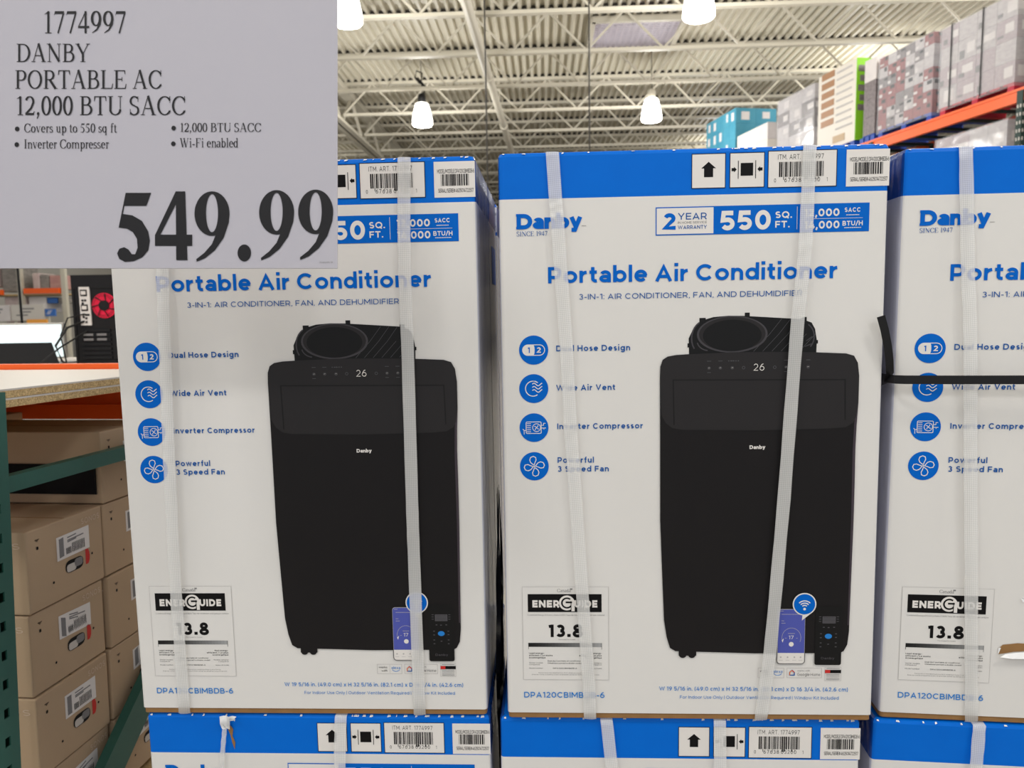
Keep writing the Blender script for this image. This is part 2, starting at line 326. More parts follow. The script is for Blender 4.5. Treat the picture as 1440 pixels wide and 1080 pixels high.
# --- serif letters for the price sign: cap height 1; thick stems, hairline joins
TH, HL = .145, .045
def nib(hx, hy): return lambda n: math.hypot(hx*n[0], hy*n[1])
NB = nib(.074, .024)
def serif(ch):
    P = []; x = .68
    def r(*a): P.append(rect(*a))
    def st(p, w, c=False, wid=None): P.extend(stroke(p, w, c, wid))
    def stem(cx, y0, y1, b=True, t=True, w=TH, ov=.1):
        r(cx-w/2, y0, cx+w/2, y1)
        if b: r(cx-w/2-ov, y0, cx+w/2+ov, y0+.035)
        if t: r(cx-w/2-ov, y1-.035, cx+w/2+ov, y1)
    def flag(cx, y1, w=TH): P.append([(cx-w/2-.11, y1-.07), (cx+w/2, y1-.05), (cx+w/2, y1+.02), (cx-w/2-.11, y1-.04)])
    wd = .7
    if ch == ' ': wd = .36
    elif ch == '0': wd = .7; st(ring(.35, .5, .25, .485), NB, True)
    elif ch == '1': wd = .6; stem(.33, 0, 1, True, False, .13, .12); P.append([(.08, .86), (.33, .9), (.36, 1.01), (.3, .98)])
    elif ch == '2': wd = .7; st(arc(.33, .72, .24, .255, 165, -20)+[(.42, .36), (.06, .06)], NB); P.append([(.04, 0), (.6, 0), (.66, .2), (.62, .2), (.56, .11), (.06, .11)])
    elif ch == '4': wd = .72; st([(.47, .98), (.05, .29)], .05); r(.03, .24, .69, .33); r(.41, 0, .53, 1.0)
    elif ch == '5': wd = .7; P.append([(.18, .88), (.56, .88), (.62, 1.0), (.22, 1.0)]); st([(.2, .98), (.1, .56)], .05); st(arc(.2, .3, .33, .29, 95, -70)+[(.06, .06)], NB)
    elif ch == '7': wd = .7; P.append([(.04, .78), (.1, .88), (.64, .88), (.64, 1), (.1, 1)]); st([(.61, .93), (.28, 0)], .085)
    elif ch == '9': wd = .7; st(ring(.35, .67, .235, .315), NB, True); st([(.6, .66), (.56, .42), (.4, .17), (.12, .02)], None, wid=[.14, .13, .08, .03])
    elif ch == 'A': wd = 1.05; st([(.5, 1.0), (.15, .02)], .05); st([(.5, 1.02), (.87, .01)], .15); r(.27, .33, .72, .375); r(.02, 0, .3, .035); r(.72, 0, 1.03, .035)
    elif ch == 'B': wd = .92; stem(.22, 0, 1); st([(.2, .975), (.45, .975)]+arc(.45, .755, .25, .22, 90, -90)+[(.2, .535)], NB); st([(.2, .535), (.48, .535)]+arc(.5, .28, .3, .255, 90, -90)+[(.2, .025)], NB)
    elif ch == 'C': wd = .96; st(arc(.54, .5, .42, .48, 35, 325, 30), NB); r(.86, .66, .9, 1.0); P.append([(.85, .2), (.93, .28), (.93, .22), (.87, .12)])
    elif ch == 'D': wd = 1.04; stem(.22, 0, 1); st([(.2, .975), (.42, .975)]+arc(.46, .5, .46, .475, 90, -90)+[(.2, .025)], NB)
    elif ch == 'E': wd = .9; stem(.22, 0, 1); r(.2, .955, .8, 1); r(.2, 0, .82, .045); r(.2, .49, .6, .535); P.append([(.74, 1), (.8, 1), (.82, .78), (.78, .78)]); P.append([(.78, 0), (.84, 0), (.9, .26), (.85, .26)]); r(.57, .4, .61, .63)
    elif ch == 'F': wd = .84; stem(.22, 0, 1); r(.2, .955, .76, 1); r(.2, .49, .58, .535); P.append([(.7, 1), (.76, 1), (.79, .76), (.75, .76)]); r(.55, .4, .59, .63)
    elif ch == 'I': wd = .46; stem(.23, 0, 1)
    elif ch == 'L': wd = .88; stem(.22, 0, 1); r(.2, 0, .8, .045); P.append([(.76, 0), (.82, 0), (.88, .28), (.83, .28)])
    elif ch == 'N': wd = 1.06; st([(.2, .0), (.2, 1)], .05); st([(.17, 1), (.88, .02)], .15); st([(.87, 0), (.87, 1)], .05); r(.06, 0, .34, .035); r(.02, .965, .24, 1); r(.73, .965, 1.01, 1)
    elif ch == 'O': wd = 1.06; st(ring(.53, .5, .42, .48), NB, True)
    elif ch == 'P': wd = .84; stem(.22, 0, 1); st([(.2, .975), (.44, .975)]+arc(.46, .72, .27, .255, 90, -90)+[(.2, .465)], NB)
    elif ch == 'R': wd = .98; stem(.22, 0, 1); st([(.2, .975), (.44, .975)]+arc(.46, .735, .26, .24, 90, -90)+[(.2, .495)], NB); st([(.46, .5), (.86, .01)], .15); r(.76, 0, 1.0, .035)
    elif ch == 'S': wd = .76; st(arc(.38, .745, .25, .235, 35, 265)+[(.5, .43)]+arc(.36, .25, .28, .235, 55, -150), nib(.068, .03)); r(.6, .7, .635, 1.0); r(.09, 0, .125, .32)
    elif ch == 'T': wd = .9; stem(.45, 0, 1, True, False); r(.06, .955, .84, 1); P.append([(.04, .74), (.08, .74), (.14, 1), (.06, 1)]); P.append([(.82, .74), (.86, .74), (.84, 1), (.76, 1)])
    elif ch == 'U': wd = 1.02; r(.135, .3, .285, 1); st(arc(.53, .3, .33, .28, 180, 360), NB); st([(.86, .3), (.86, 1)], .05); r(.04, .965, .38, 1); r(.72, .965, 1.0, 1)
    elif ch == 'W': wd = 1.36; [st(p, w) for p, w in (([(.16, 1), (.44, 0)], .14), ([(.44, 0), (.7, .9)], .05), ([(.62, 1), (.92, 0)], .14), ([(.92, 0), (1.2, 1)], .05))]; r(.02, .965, .32, 1); r(.5, .965, .8, 1); r(1.08, .965, 1.34, 1)
    elif ch == 'Y': wd = 1.02; st([(.14, 1), (.52, .42)], .145); st([(.88, 1), (.53, .44)], .05); stem(.52, 0, .46, True, False); r(.0, .965, .3, 1); r(.74, .965, 1.02, 1)
    elif ch == 'a': wd = .62; st(arc(.3, x-.17, .19, .145, 150, 10)+[(.48, .14)], NB); r(.41, .12, .53, .5); st(arc(.26, .19, .19, .165, 60, 340), NB); st([(.49, .14), (.54, .05), (.6, .06)], .06)
    elif ch == 'b': wd = .74; stem(.2, .0, 1.03, False, False, .12); flag(.2, 1.0, .12); st(ring(.42, x/2, .225, .315), NB, True)
    elif ch == 'd': wd = .74; stem(.54, .0, 1.03, False, False, .12); flag(.54, 1.0, .12); r(.54, 0, .7, .04); st(ring(.32, x/2, .225, .315), NB, True)
    elif ch == 'e': wd = .64; st(arc(.33, x/2, .23, .315, 0, 318), NB); r(.12, x/2+.03, .6, x/2+.07)
    elif ch == 'f': wd = .48; stem(.22, 0, .84, True, False, .12, .09); st(arc(.38, .82, .16, .19, 180, 40), nib(.06, .03)); r(.06, x-.045, .42, x)
    elif ch == 'i': wd = .42; stem(.22, 0, x, True, False, .12, .09); flag(.22, x-.02, .12); P.append(ring(.21, .93, .08, .08, 12))
    elif ch == 'l': wd = .42; stem(.22, 0, 1.03, True, False, .12, .09); flag(.22, 1.0, .12)
    elif ch in 'nm':
        k = 1 if ch == 'n' else 2; wd = .3+.46*k
        stem(.2, 0, x, True, False, .12, .08); flag(.2, x-.02, .12)
        for q in range(k): st(arc(.2+.42*q+.21, x-.23, .2, .2, 170, 0), NB); stem(.2+.42*(q+1), 0, x-.2, True, False, .12, .08)
    elif ch == 'o': wd = .7; st(ring(.35, x/2, .25, .32), NB, True)
    elif ch == 'p': wd = .74; stem(.2, -.3, x, True, False, .12, .08); flag(.2, x-.02, .12); st(ring(.42, x/2, .225, .315), NB, True)
    elif ch == 'q': wd = .74; stem(.54, -.3, x, True, False, .12, .08); st(ring(.32, x/2, .225, .315), NB, True)
    elif ch == 'r': wd = .5; stem(.2, 0, x, True, False, .12, .08); flag(.2, x-.02, .12); st(arc(.38, x-.2, .16, .16, 170, 50), nib(.05, .03)); P.append(ring(.44, x-.08, .065, .065, 10))
    elif ch == 's': wd = .54; st(arc(.27, .5, .16, .15, 40, 265)+arc(.26, .18, .19, .155, 75, -150), nib(.06, .028)); r(.42, .46, .45, x); r(.07, 0, .1, .2)
    elif ch == 't': wd = .44; r(.14, .12, .26, .86); st(arc(.33, .14, .13, .12, 190, 320), NB); r(.03, x-.045, .4, x)
    elif ch == 'u': wd = .74; r(.12, .2, .24, x); flag(.18, x-.02, .12); st(arc(.37, .2, .19, .17, 180, 330), NB); stem(.54, 0, x, False, False, .12); flag(.54, x-.02, .12); r(.54, 0, .7, .04)
    elif ch == 'v': wd = .7; st([(.12, x), (.36, .0)], .12); st([(.36, .0), (.58, x)], .045); r(.0, x-.035, .26, x); r(.46, x-.035, .7, x)
    elif ch == '.': wd = .34; P.append(ring(.17, .075, .085, .085, 12))
    elif ch == ',': wd = .34; P.append(ring(.17, .075, .085, .085, 12)); st([(.23, .06), (.1, -.18)], .06)
    elif ch == '-': wd = .46; r(.05, .26, .41, .35)
    return wd, P

class Sheet:
    """flat printing in the plane y = -(offset) of a face; layers lie a fifth of a millimetre apart"""
    def __init__(self, base=.0005): self.b = MB(); self.base = base; self.n = 0
    def poly(self, p, k, layer=0):
        a = sum(p[i][0]*p[(i+1) % len(p)][1]-p[(i+1) % len(p)][0]*p[i][1] for i in range(len(p)))
        if a < 0: p = p[::-1]
        self.n += 1; y = -self.base-layer*.0002-(self.n % 30)*4e-6   # overlapping strokes never share a plane
        self.b.add([(q[0], y, q[1]) for q in p], [list(range(len(p)))], k)
    def polys(self, ps, k, layer=0):
        for p in ps: self.poly(p, k, layer)
    def line(self, pts, w, k, layer=0, closed=False): self.polys(stroke(pts, w, closed), k, layer)
    def frame(self, x0, y0, x1, y1, w, k, layer=0): self.line(rect(x0, y0, x1, y1), w, k, layer, True)
    def text(self, s, x0, x1, y0, cap, w, k, layer=1, sp=None, font='sans', slope=0):
        sp = (.17 if font == 'sans' else .02) if sp is None else sp
        gl = [(sans(c, w) if font == 'sans' else serif(c)) for c in s]
        tot = sum(g[0] for g in gl)+sp*(len(gl)-1)
        sx = (x1-x0)/tot if x1 is not None else cap
        px = 0
        for adv, items in gl:
            ps = []
            if font == 'sans':
                for p, c, ww in items: ps += stroke(p, ww, c)
            else: ps = items
            for p in ps: self.poly([(x0+(px+q[0])*sx, y0+q[1]*cap+slope*(px+q[0])*sx) for q in p], k, layer)
            px += adv+sp
    def build(self, name, parent=None): return self.b.build(name, parent)
# ------------------------------------------------------------------ the hall: floor, roof, joists, far wall
def hall(o): o.rotation_euler = (0, 0, AXIS); return tag(o, kind='structure')
b = MB(); b.box(-60, 45, -8, 50, -.1, 0, 'concrete'); hall(b.build('floor'))
b = MB(); b.box(-60, 45, 48, 48.2, 0, 7.4, 'wall'); hall(b.build('wall_back'))
DK = CZ+5.6
b = MB(); pr = []; x = -30.0
while x < 24:                               # ribbed roof deck, ribs running away from the eye
    pr += [(x, 0), (x+.05, 0), (x+.075, .075), (x+.145, .075), (x+.17, 0)]; x += .17
n = len(pr)
b.add([(px, -4, DK+pz) for px, pz in pr]+[(px, 50, DK+pz) for px, pz in pr], [(i, i+1, n+i+1, n+i) for i in range(n-1)], 'deck')
b.box(-30, 24.2, -4, 50, DK+.12, DK+.2, 'deck')
hall(b.build('ceiling'))
def joist(y):
    b = MB(); z0, z1 = CZ+4.8, DK-.005
    x0, x1 = -4.9, 24
    for dx in (-.05, .02):
        b.box(x0, x1, y+dx, y+dx+.035, z0, z0+.06, 'steel')
    b.box(x0, x1, y-.07, y+.07, z1-.07, z1, 'steel'); b.box(x0, x1, y-.03, y+.03, z1, DK+.07, 'wire_and_shade')  # last box: dark strip standing in for the shade inside the deck flutes
    x = x0; up = True
    while x < x1-1:
        a, c = (x, y, z0+.04), (x+.72, y, z1-.04)
        if not up: a, c = (x, y, z1-.04), (x+.72, y, z0+.04)
        b.bar(a, c, .035, .035, 'steel'); x += .72; up = not up
    return hall(b.build('ceiling_joist'))
JY = [10.55, 12.55, 14.45, 16.5, 18.5, 20.6, 22.6, 24.6, 26.6, 28.6, 31, 34, 37, 41, 45]
for y in JY: joist(y)
# joist girder on the left, running away
b = MB(); gx = -4.95
b.box(gx-.16, gx+.16, 3, 48, CZ+4.55, CZ+4.62, 'steel'); b.box(gx-.02, gx+.02, 3, 48, CZ+4.55, CZ+4.75, 'steel'); b.box(gx-.14, gx+.14, 3, 48, DK-.2, DK-.06, 'steel')
y = 3.0; up = True
while y < 46:
    b.bar((gx, y, CZ+4.62 if up else DK-.12), (gx, y+1.1, DK-.12 if up else CZ+4.62), .07, .07, 'steel'); y += 1.1; up = not up
hall(b.build('ceiling_girder'))
# joists beyond the girder on the far left
for y in JY:
    b = MB(); b.box(-28, gx-.2, y-.05, y+.05, CZ+4.8, CZ+4.86, 'steel'); b.box(-28, gx-.2, y-.07, y+.07, DK-.075, DK-.005, 'steel')
    x = -28; up = True
    while x < gx-1:
        b.bar((x, y, CZ+4.84 if up else DK-.04), (x+.72, y, DK-.04 if up else CZ+4.84), .035, .035, 'steel'); x += .72; up = not up
    hall(b.build('ceiling_joist'))

# sprinkler pipe, wall-to-wall, with couplings
b = MB(); a, c = Vector((-1.2, 3, CZ+4.7)), Vector((1.75, 47.5, CZ+4.7))
b.tube([a, c], .085, 'steel', 12)
for t in (.1, .19, .28, .37, .46, .6, .75): b.tube([a.lerp(c, t-.002), a.lerp(c, t+.002)], .11, 'steel', 12)
o = b.build('sprinkler_pipe')
tag(o, 'long pale sprinkler pipe running away under the roof joists', 'pipe')
for t in (.16, .34, .52, .8):
    p = a.lerp(c, t); h = MB(); h.tube([p, (p.x, p.y, DK-.05)], .012, 'steel', 6); h.build('pipe_hanger', o)
# louvred light panel set in the deck
t = empty('roof_light_panel', 'square pale louvred panel set into the roof deck at top centre', 'ceiling panel', (2.6, 15.55, CZ+5.5), AXIS)
b = MB()
for s in (-.88, .88): b.box(s-.05, s+.05, -.82, .82, -.02, .09, 'steel'); b.box(-.9, .9, s*.9-.05, s*.9+.05, -.02, .09, 'steel')
b.build('frame', t)
M['panel_pale'] = mat('panel_pale', (128, 120, 134), .4, 1.0)
M['panel_grid'] = mat('panel_grid', (214, 206, 216), .5, 1.0)
b = MB(); b.box(-.84, .84, -.78, .78, .07, .085, 'panel_pale'); b.build('diffuser', t)
b = MB()
for i in range(15): b.box(-.84+i*.12-.02, -.84+i*.12+.02, -.78, .78, .03, .05, 'panel_grid')
for i in range(14): b.box(-.84, .84, -.78+i*.12-.02, -.78+i*.12+.02, .03, .05, 'panel_grid')
b.build('grille', t)
# two thin dark sign cables that hang from the joists
for x, y, l in ((-.30, 10.56, 'left of the two thin dark cables hanging behind the cartons'), (1.136, 10.50, 'right of the two thin dark cables, hanging below the roof panel')):
    b = MB(); b.tube([(x, y, CZ+4.9), (x, y, 1.9)], .011, 'wire_and_shade', 6)
    o = b.build('hanging_cable'); tag(o, l, 'cable')
    b = MB(); b.tube([(x, y, CZ+4.84), (x, y, CZ+4.9)], .03, 'wire_and_shade', 8); b.build('clamp', o)

# ------------------------------------------------------------------ high-bay lamps
def lamp(x, y, z, label, ballast):
    t = empty('high_bay_lamp', label, 'lamp', (x, y, z), 0, 'high bay lamps')
    b = MB(); b.lathe([(.05, .30), (.13, .29), (.15, .26), (.19, .12), (.225, -.06), (.23, -.16), (.2, -.19), (0, -.2)], 'lamp_glow', 24); b.build('shade', t, True)
    b = MB(); b.lathe([(0, .5), (.07, .5), (.09, .45), (.09, .34), (.06, .3), (0, .3)], 'black_plastic' if ballast else 'steel', 16); b.build('socket', t, True)
    b = MB(); b.tube([(0, 0, .5), (.02, 0, .62), (0, 0, .72)], .012, 'wire_and_shade'); b.tube([(0, 0, .72), (.0, 0, DK-z)], .008, 'wire_and_shade'); b.build('hook', t)
    if ballast:
        b = MB(); b.tube([(-.03, 0, .72), (-.14, 0, .86), (-.1, 0, 1.0), (.02, 0, .95), (.0, 0, .75)], .018, 'black_plastic'); b.tube([(.05, 0, .5), (.07, .0, .66), (-.05, 0, .8)], .03, 'black_plastic'); b.build('power_cord', t)
    l = bpy.data.lights.new('lamp_light', 'POINT'); l.shadow_soft_size = .2; l.energy = LAMP_POWER; l.color = (1, .985, .96)
    lo = bpy.data.objects.new('lamp_light', l); COL.objects.link(lo); lo.parent = t; lo.location = (0, 0, -.45)
    return t
for x, y, l, bl in ((-1.92, 16.9, 'glowing bell lamp with black cord hanging at the left', True), (3.2, 16.8, 'glowing bell lamp hanging right of the roof panel', False),
                    (-2.3, 11.0, 'glowing bell lamp at the photo top edge beside the price sign', False), (2.77, 11.0, 'glowing bell lamp at the photo top edge right of centre', False)):
    lamp(x, y, CZ+4.3, l, bl)
# lamps of the same rows over and behind the viewer: light only
for x, y in ((-2.4, 5), (2.6, 5), (-2.5, -1.5), (2.4, -1.5), (-2.6, -6), (2.4, -6), (7.5, 5), (7.5, -1.5), (-7.5, 5), (-7.5, -1.5), (8, 11), (-7, 11), (8, 17), (-7, 17), (-8, 26), (7, 26)):
    l = bpy.data.lights.new('lamp_light', 'POINT'); l.shadow_soft_size = .35; l.energy = LAMP_POWER; l.color = (1, .985, .96)
    lo = bpy.data.objects.new('lamp_light', l); COL.objects.link(lo); lo.location = (x, y, CZ+4.2)

# ------------------------------------------------------------------ the appliance carton
CW, CH, CD = .545, .8325, .44
def carton_body():
    b = MB()
    r = .006
    def outline(ins):
        x0, x1, y0, y1 = ins, CW-ins, ins, CD-ins
        p = []
        p += arc(x1-r, y0+r, r, r, -90, 0, 4)                       # front right corner
        for q in (.235, .2385, .2425, .246): p.append((x1-(.005 if q in (.2385, .2425) else 0), q))
        p += arc(x1-r, y1-r, r, r, 0, 90, 4)
        p += arc(x0+r, y1-r, r, r, 90, 180, 4)
        for q in (.246, .2425, .2385, .235): p.append((x0+(.005 if q in (.2385, .2425) else 0), q))
        p += arc(x0+r, y0+r, r, r, 180, 270, 4)
        return p
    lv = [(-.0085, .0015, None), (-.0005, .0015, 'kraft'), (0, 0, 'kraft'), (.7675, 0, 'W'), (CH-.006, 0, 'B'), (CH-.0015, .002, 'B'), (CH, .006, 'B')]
    vs = []; N = len(outline(0))
    for z, ins, k in lv: vs += [(x, y, z) for x, y in outline(ins)]
    for i in range(1, len(lv)):
        k = lv[i][2]
        for j in range(N):
            j2 = (j+1) % N
            mx = (outline(0)[j][1]+outline(0)[j2][1])/2
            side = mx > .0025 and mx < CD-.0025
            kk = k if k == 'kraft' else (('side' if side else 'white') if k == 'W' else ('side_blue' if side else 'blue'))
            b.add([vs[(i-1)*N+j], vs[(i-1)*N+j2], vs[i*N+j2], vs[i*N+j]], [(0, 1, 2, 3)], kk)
    b.add(vs[-N:], [tuple(range(N))], 'blue'); b.add(vs[:N], [tuple(reversed(range(N)))], 'kraft')
    # printed badge and handle marks on both sides
    for x in (-.0006, CW+.0006):
        b.add([(x, .30, .66), (x, .40, .66), (x, .40, .73), (x, .30, .73)], [(0, 1, 2, 3) if x > 0 else (3, 2, 1, 0)], 'ink_blue')
    # paper nicks along the worn top edge
    rn = random.Random(3)
    for i in range(30):
        u = rn.random()*CW*.98; l = .0015+rn.random()*.005
        if rn.random() < .5: u = .3+rn.random()*.24
        b.add([(u, -.0003, CH-.0022-rn.random()*.0016), (u+l, -.0003, CH-.0022-rn.random()*.001), (u+l*.9, .0022, CH-.0011), (u+l*.2, .0022, CH-.0011)], [(0, 1, 2, 3)], 'tear_white')
    return b
def icon(cx, cy, kind):
    s = Sheet(); s.poly(ring(cx, cy, .0212, .0212, 36), 'ink_blue'); k = 'paper'
    def L(pts, w=.0011, c=False, lay=1): s.line([(cx+x/1000, cy+y/1000) for x, y in pts], w, k, lay, c)
    if kind == 0:
        L(rrect(-16, -7.6, 16, 7.6, 7.6, 6), .0011, True)
        s.poly([(cx+x/1000, cy+y/1000) for x, y in arc(-8, 0, 7.6, 7.6, 90, 270, 8)+[(2, -7.6)]+[(-.5+2.0*math.cos(a), 7.6*math.sin(a)) for a in (-1.2, -.6, 0, .6, 1.2)]+[(2, 7.6)]], k, 1)
        s.text('1', cx-.0085, cx-.0055, cy-.004, .008, .2, 'ink_blue', 2); s.text('2', cx+.0045, cx+.0105, cy-.004, .008, .22, k, 2)
    elif kind == 1:
        L(arc(-1, 0, 11, 11, 55, 305, 20), .0013)
        for j, y0 in enumerate((6, 1.3, -3.4)): L([(-2+1.2*q, y0+1.9*math.sin(q*.62+.3)) for q in [i*.5 for i in range(25)]], .0012)
        L([(-1, 11), (3, 10.5), (6, 8.6)], .0013)
    elif kind == 2:
        L(rrect(-11.5, -8.5, 10.5, 8.5, 1.5, 3), .001, True); L(ring(3.8, 0, 5.8, 5.8, 20), .0009, True)
        for a in range(4): L([(3.8, 0)]+[(3.8+4.2*math.cos(R(90*a+20+t*14))*t/3, 4.2*math.sin(R(90*a+20+t*14))*t/3) for t in (1, 2, 3)], .0009)
        for y in (-6, -3, 0, 3, 6): L([(-10.5, y), (-4.5, y)], .0009)
        L([(10.5, 3.4), (14, 3.4), (14, 6.4), (17, 6.4)], .0009); L([(10.5, -.6), (17.5, -.6)], .0009); L([(14.5, -.6), (14.5, -2.6)], .0009)
        L([(-11.5, -4), (-14.5, -4), (-14.5, -10)], .0009); L([(-16.5, -2), (-14.5, -4)], .0009)
    else:
        for a in (0, 90, 180, 270):
            c0, s0 = math.cos(R(a+12)), math.sin(R(a+12))
            pt = [(-.8, 2.5), (-4, 6.5), (-4.6, 10.5), (-2.6, 14), (1.6, 14.9), (4.8, 12.6), (4.6, 8.6), (2.2, 5.4), (.6, 2.5)]
            L([(x*c0-y*s0, x*s0+y*c0) for x, y in pt], .0012, True)
        L(ring(0, 0, 1.0, 1.0, 8), .0009, True)
    return s.build('feature_icon')
def make_carton():
    t = empty('appliance_carton', 'carton', 'carton', group='air conditioner cartons')
    P = lambda o: (setattr(o, 'parent', t), o)[1]
    P(carton_body().build('body'))
    # brand logo
    s = Sheet(); s.text('Danby', .0255, .1185, .7253, .0215, .265, 'ink_blue', 1, sp=.03)
    s.poly(rect(.0248, .7253, .033, .7288), 'ink_blue', 2); s.poly(rect(.0248, .7433, .033, .7468), 'ink_blue', 2)
    s.text('SINCE 1947', .025, .0695, .7156, .0066, .13, 'ink_navy', 1, font='serif'); s.line([(.118, .7286), (.1245, .7284)], .0006, 'ink_grey', 1)
    P(s.build('brand_logo'))
    s = Sheet(); s.text('Portable Air Conditioner', .0695, .4775, .648, .0232, .2, 'ink_blue', 1, sp=.13); P(s.build('title_lettering'))
    s = Sheet(); s.text('3-IN-1: AIR CONDITIONER, FAN, AND DEHUMIDIFIER', .1134, .4291, .6242, .0078, .13, 'ink_navy', 1, sp=.2); P(s.build('subtitle_lettering'))
    for j, (u, v) in enumerate(((.0473, .5525), (.0467, .4963), (.0463, .4388), (.046, .3813))): P(icon(u, v, j))
    s = Sheet()
    for tx, u0, u1, v in (('Dual Hose Design', .080, .1864, .5502), ('Wide Air Vent', .0793, .1648, .4930), ('Inverter Compressor', .0803, .2048, .4363), ('Powerful', .0803, .1333, .3862), ('3 Speed Fan', .0801, .1551, .3730)):
        s.text(tx, u0, u1, v, .0084, .19, 'ink_navy', 1, sp=.22)
    P(s.build('feature_lettering'))
    # warranty and capacity badge
    s = Sheet(); s.poly(rect(.2226, .7124, .519, .7518), 'ink_blue'); s.poly(rect(.224, .714, .3035, .7502), 'paper', 1)
    s.text('2', .2332, .2506, .7200, .0232, .24, 'ink_blue', 2); s.text('YEAR', .2537, .2943, .7338, .0092, .15, 'ink_navy', 2)
    s.text('IN HOME SERVICE', .2537, .2943, .7282, .0032, .13, 'ink_grey', 2); s.text('WARRANTY', .2537, .2943, .7206, .0052, .17, 'ink_navy', 2)
    k = 'paper'
    s.text('550', .3134, .3832, .7176, .0272, .235, k, 1); s.text('SQ.', .3894, .4125, .7331, .0092, .2, k, 1); s.text('FT.', .3895, .4095, .7199, .0092, .2, k, 1)
    s.line([(.4196, .7485), (.4196, .7170)], .0006, k, 1); s.line([(.4298, .7311), (.5101, .7311)], .0005, k, 1)
    s.text('12,000', .4296, .4778, .7342, .0107, .22, k, 1); s.text('14,000', .43, .4782, .7172, .0107, .22, k, 1)
    s.text('SACC', .4848, .5069, .7394, .0061, .2, k, 1); s.text('BTU/H', .4824, .5101, .7207, .0065, .2, k, 1)
    for u0, u1, v in ((.4873, .5052, .7348), (.485, .5085, .7172)):
        for q in range(16): s.poly(rect(u0+(u1-u0)*q/16, v, u0+(u1-u0)*(q+.7)/16, v+.0012), k, 1)
    P(s.build('capacity_badge'))
    # handling symbols
    s = Sheet(); s.poly(rect(.2729, .7768, .3193, .8238), 'paper'); s.frame(.2729, .7768, .3193, .8238, .0009, 'ink_black', 1)
    s.poly([(.2961, .8128), (.2858, .8038), (.2898, .8038), (.2898, .7918), (.3024, .7918), (.3024, .8038), (.3064, .8038)], 'ink_black', 1); P(s.build('handling_symbol'))
    s = Sheet(); s.poly(rect(.3257, .7766, .3731, .8239), 'paper'); s.frame(.3257, .7766, .3731, .8239, .0009, 'ink_black', 1)
    s.poly(rect(.3405, .7925, .3577, .8100), 'ink_black', 1); [s.line([(u, .7885), (u, .8132)], .0010, 'ink_black', 1) for u in (.3372, .3612)]
    for u, d in ((.3350, -1), (.3636, 1)): s.poly([(u, .8012), (u+d*.0036, .8050), (u+d*.0036, .8033), (u+d*.007, .8033), (u+d*.007, .7991), (u+d*.0036, .7991), (u+d*.0036, .7974)], 'ink_black', 1)
    P(s.build('handling_symbol'))
    rn = random.Random(11)
    def bars(s, u0, u1, v0, v1, lay=1, drop=0, dens=1):
        u = u0
        while u < u1:
            w_ = rn.choice((.0005, .0009, .0014, .0019))*dens; s.poly(rect(u, v0-(drop if rn.random() < .2 else 0), min(u+w_, u1), v1), 'ink_black', lay); u += w_+rn.choice((.0005, .0008, .0014))*dens
    s = Sheet(); s.poly(rect(.3785, .7755, .4725, .8252), 'paper'); s.frame(.3785, .7755, .4725, .8252, .0009, 'ink_black', 1)
    s.text('ITM. ART. 1774997', .3918, .4544, .8135, .0067, .11, 'ink_black', 1, sp=.28); bars(s, .3935, .4550, .7895, .8100, 1, .004)
    s.text('0', .3868, .3895, .7824, .0052, .12, 'ink_black', 1); s.text('67638', .401, .424, .7824, .0058, .12, 'ink_black', 1, sp=.35); s.text('03200', .427, .450, .7824, .0058, .12, 'ink_black', 1, sp=.35); s.text('1', .4590, .4604, .7824, .0052, .12, 'ink_black', 1)
    P(s.build('barcode_panel'))
    s = Sheet(.0007); s.poly(rect(.4856, .7743, .5445, .8245), 'paper')
    s.text('MODEL/MODELE: DPA120CBIMBDB-6', .4905, .5435, .8082, .0056, .12, 'ink_black', 1, sp=.06); bars(s, .4955, .5360, .7905, .8068)
    s.text('SERIAL/SERIE# 4625014722517', .4912, .5420, .7812, .0054, .12, 'ink_black', 1, sp=.06); P(s.build('serial_sticker'))
    # printed picture of the unit
    s = Sheet(); mm = lambda l: [(x/1000, y/1000) for x, y in l]
    s.poly(mm([(271, 530), (270, 566), (276, 579), (287, 591), (305, 596), (326, 597.5), (347, 597), (368, 595.5), (430, 591), (443, 586), (448, 577), (451, 560), (450, 530)]), 'pic_deep')
    for q in ((285, 588, 294, 595), (349, 594, 356, 601.5), (429, 588, 436, 594), (268.5, 553, 272, 559), (450, 556, 452.5, 561)): s.poly(mm(rect(*q)), 'pic_deep', 0)
    for j in range(6): s.line(mm([(362+j*13, 546), (384+j*13, 570), (401+j*12, 592-j*.8)][:3 if j < 3 else 2]), .0005, 'pic_dot', 1)
    s.line(mm(arc(296, 566, 22, 26, 120, 215, 8)), .002, 'pic_ring', 1); s.line(mm(arc(300, 562, 18, 14, 190, 260, 6)), .0016, 'pic_ring', 1); s.line(mm(arc(430, 566, 17, 20, 60, -45, 8)), .0018, 'pic_ring', 1); s.line(mm([(436, 560), (444, 566)]), .0012, 'pic_ring', 1); s.line(mm([(434, 552), (444, 556)]), .0012, 'pic_ring', 1)
    s.poly(mm(ring(331.5, 571, 50, 26.3, 40)), 'pic_ring', 2); s.poly(mm(ring(331.5, 571.5, 47, 24.3, 40)), 'pic_top', 3); s.poly(mm(ring(331.5, 569.5, 41.5, 22.5, 40)), 'pic_deep', 4)
    body = [(229, 510), (229.6, 526), (233, 536), (240, 540.5), (252, 542.5), (272, 543.6), (332, 545.3), (384, 545.3), (450, 543.6), (492, 541.4), (503, 538), (508.6, 528), (511, 509), (511, 471), (509.4, 439), (508.6, 407), (509, 352), (509, 298), (508, 220), (507, 130), (505, 110), (500, 100), (494, 97), (370, 96), (310, 97.6), (253, 99), (245, 104), (240, 121), (236, 147), (233, 220), (230, 299), (229.6, 420)]
    s.poly(mm(body), 'pic_body', 5)
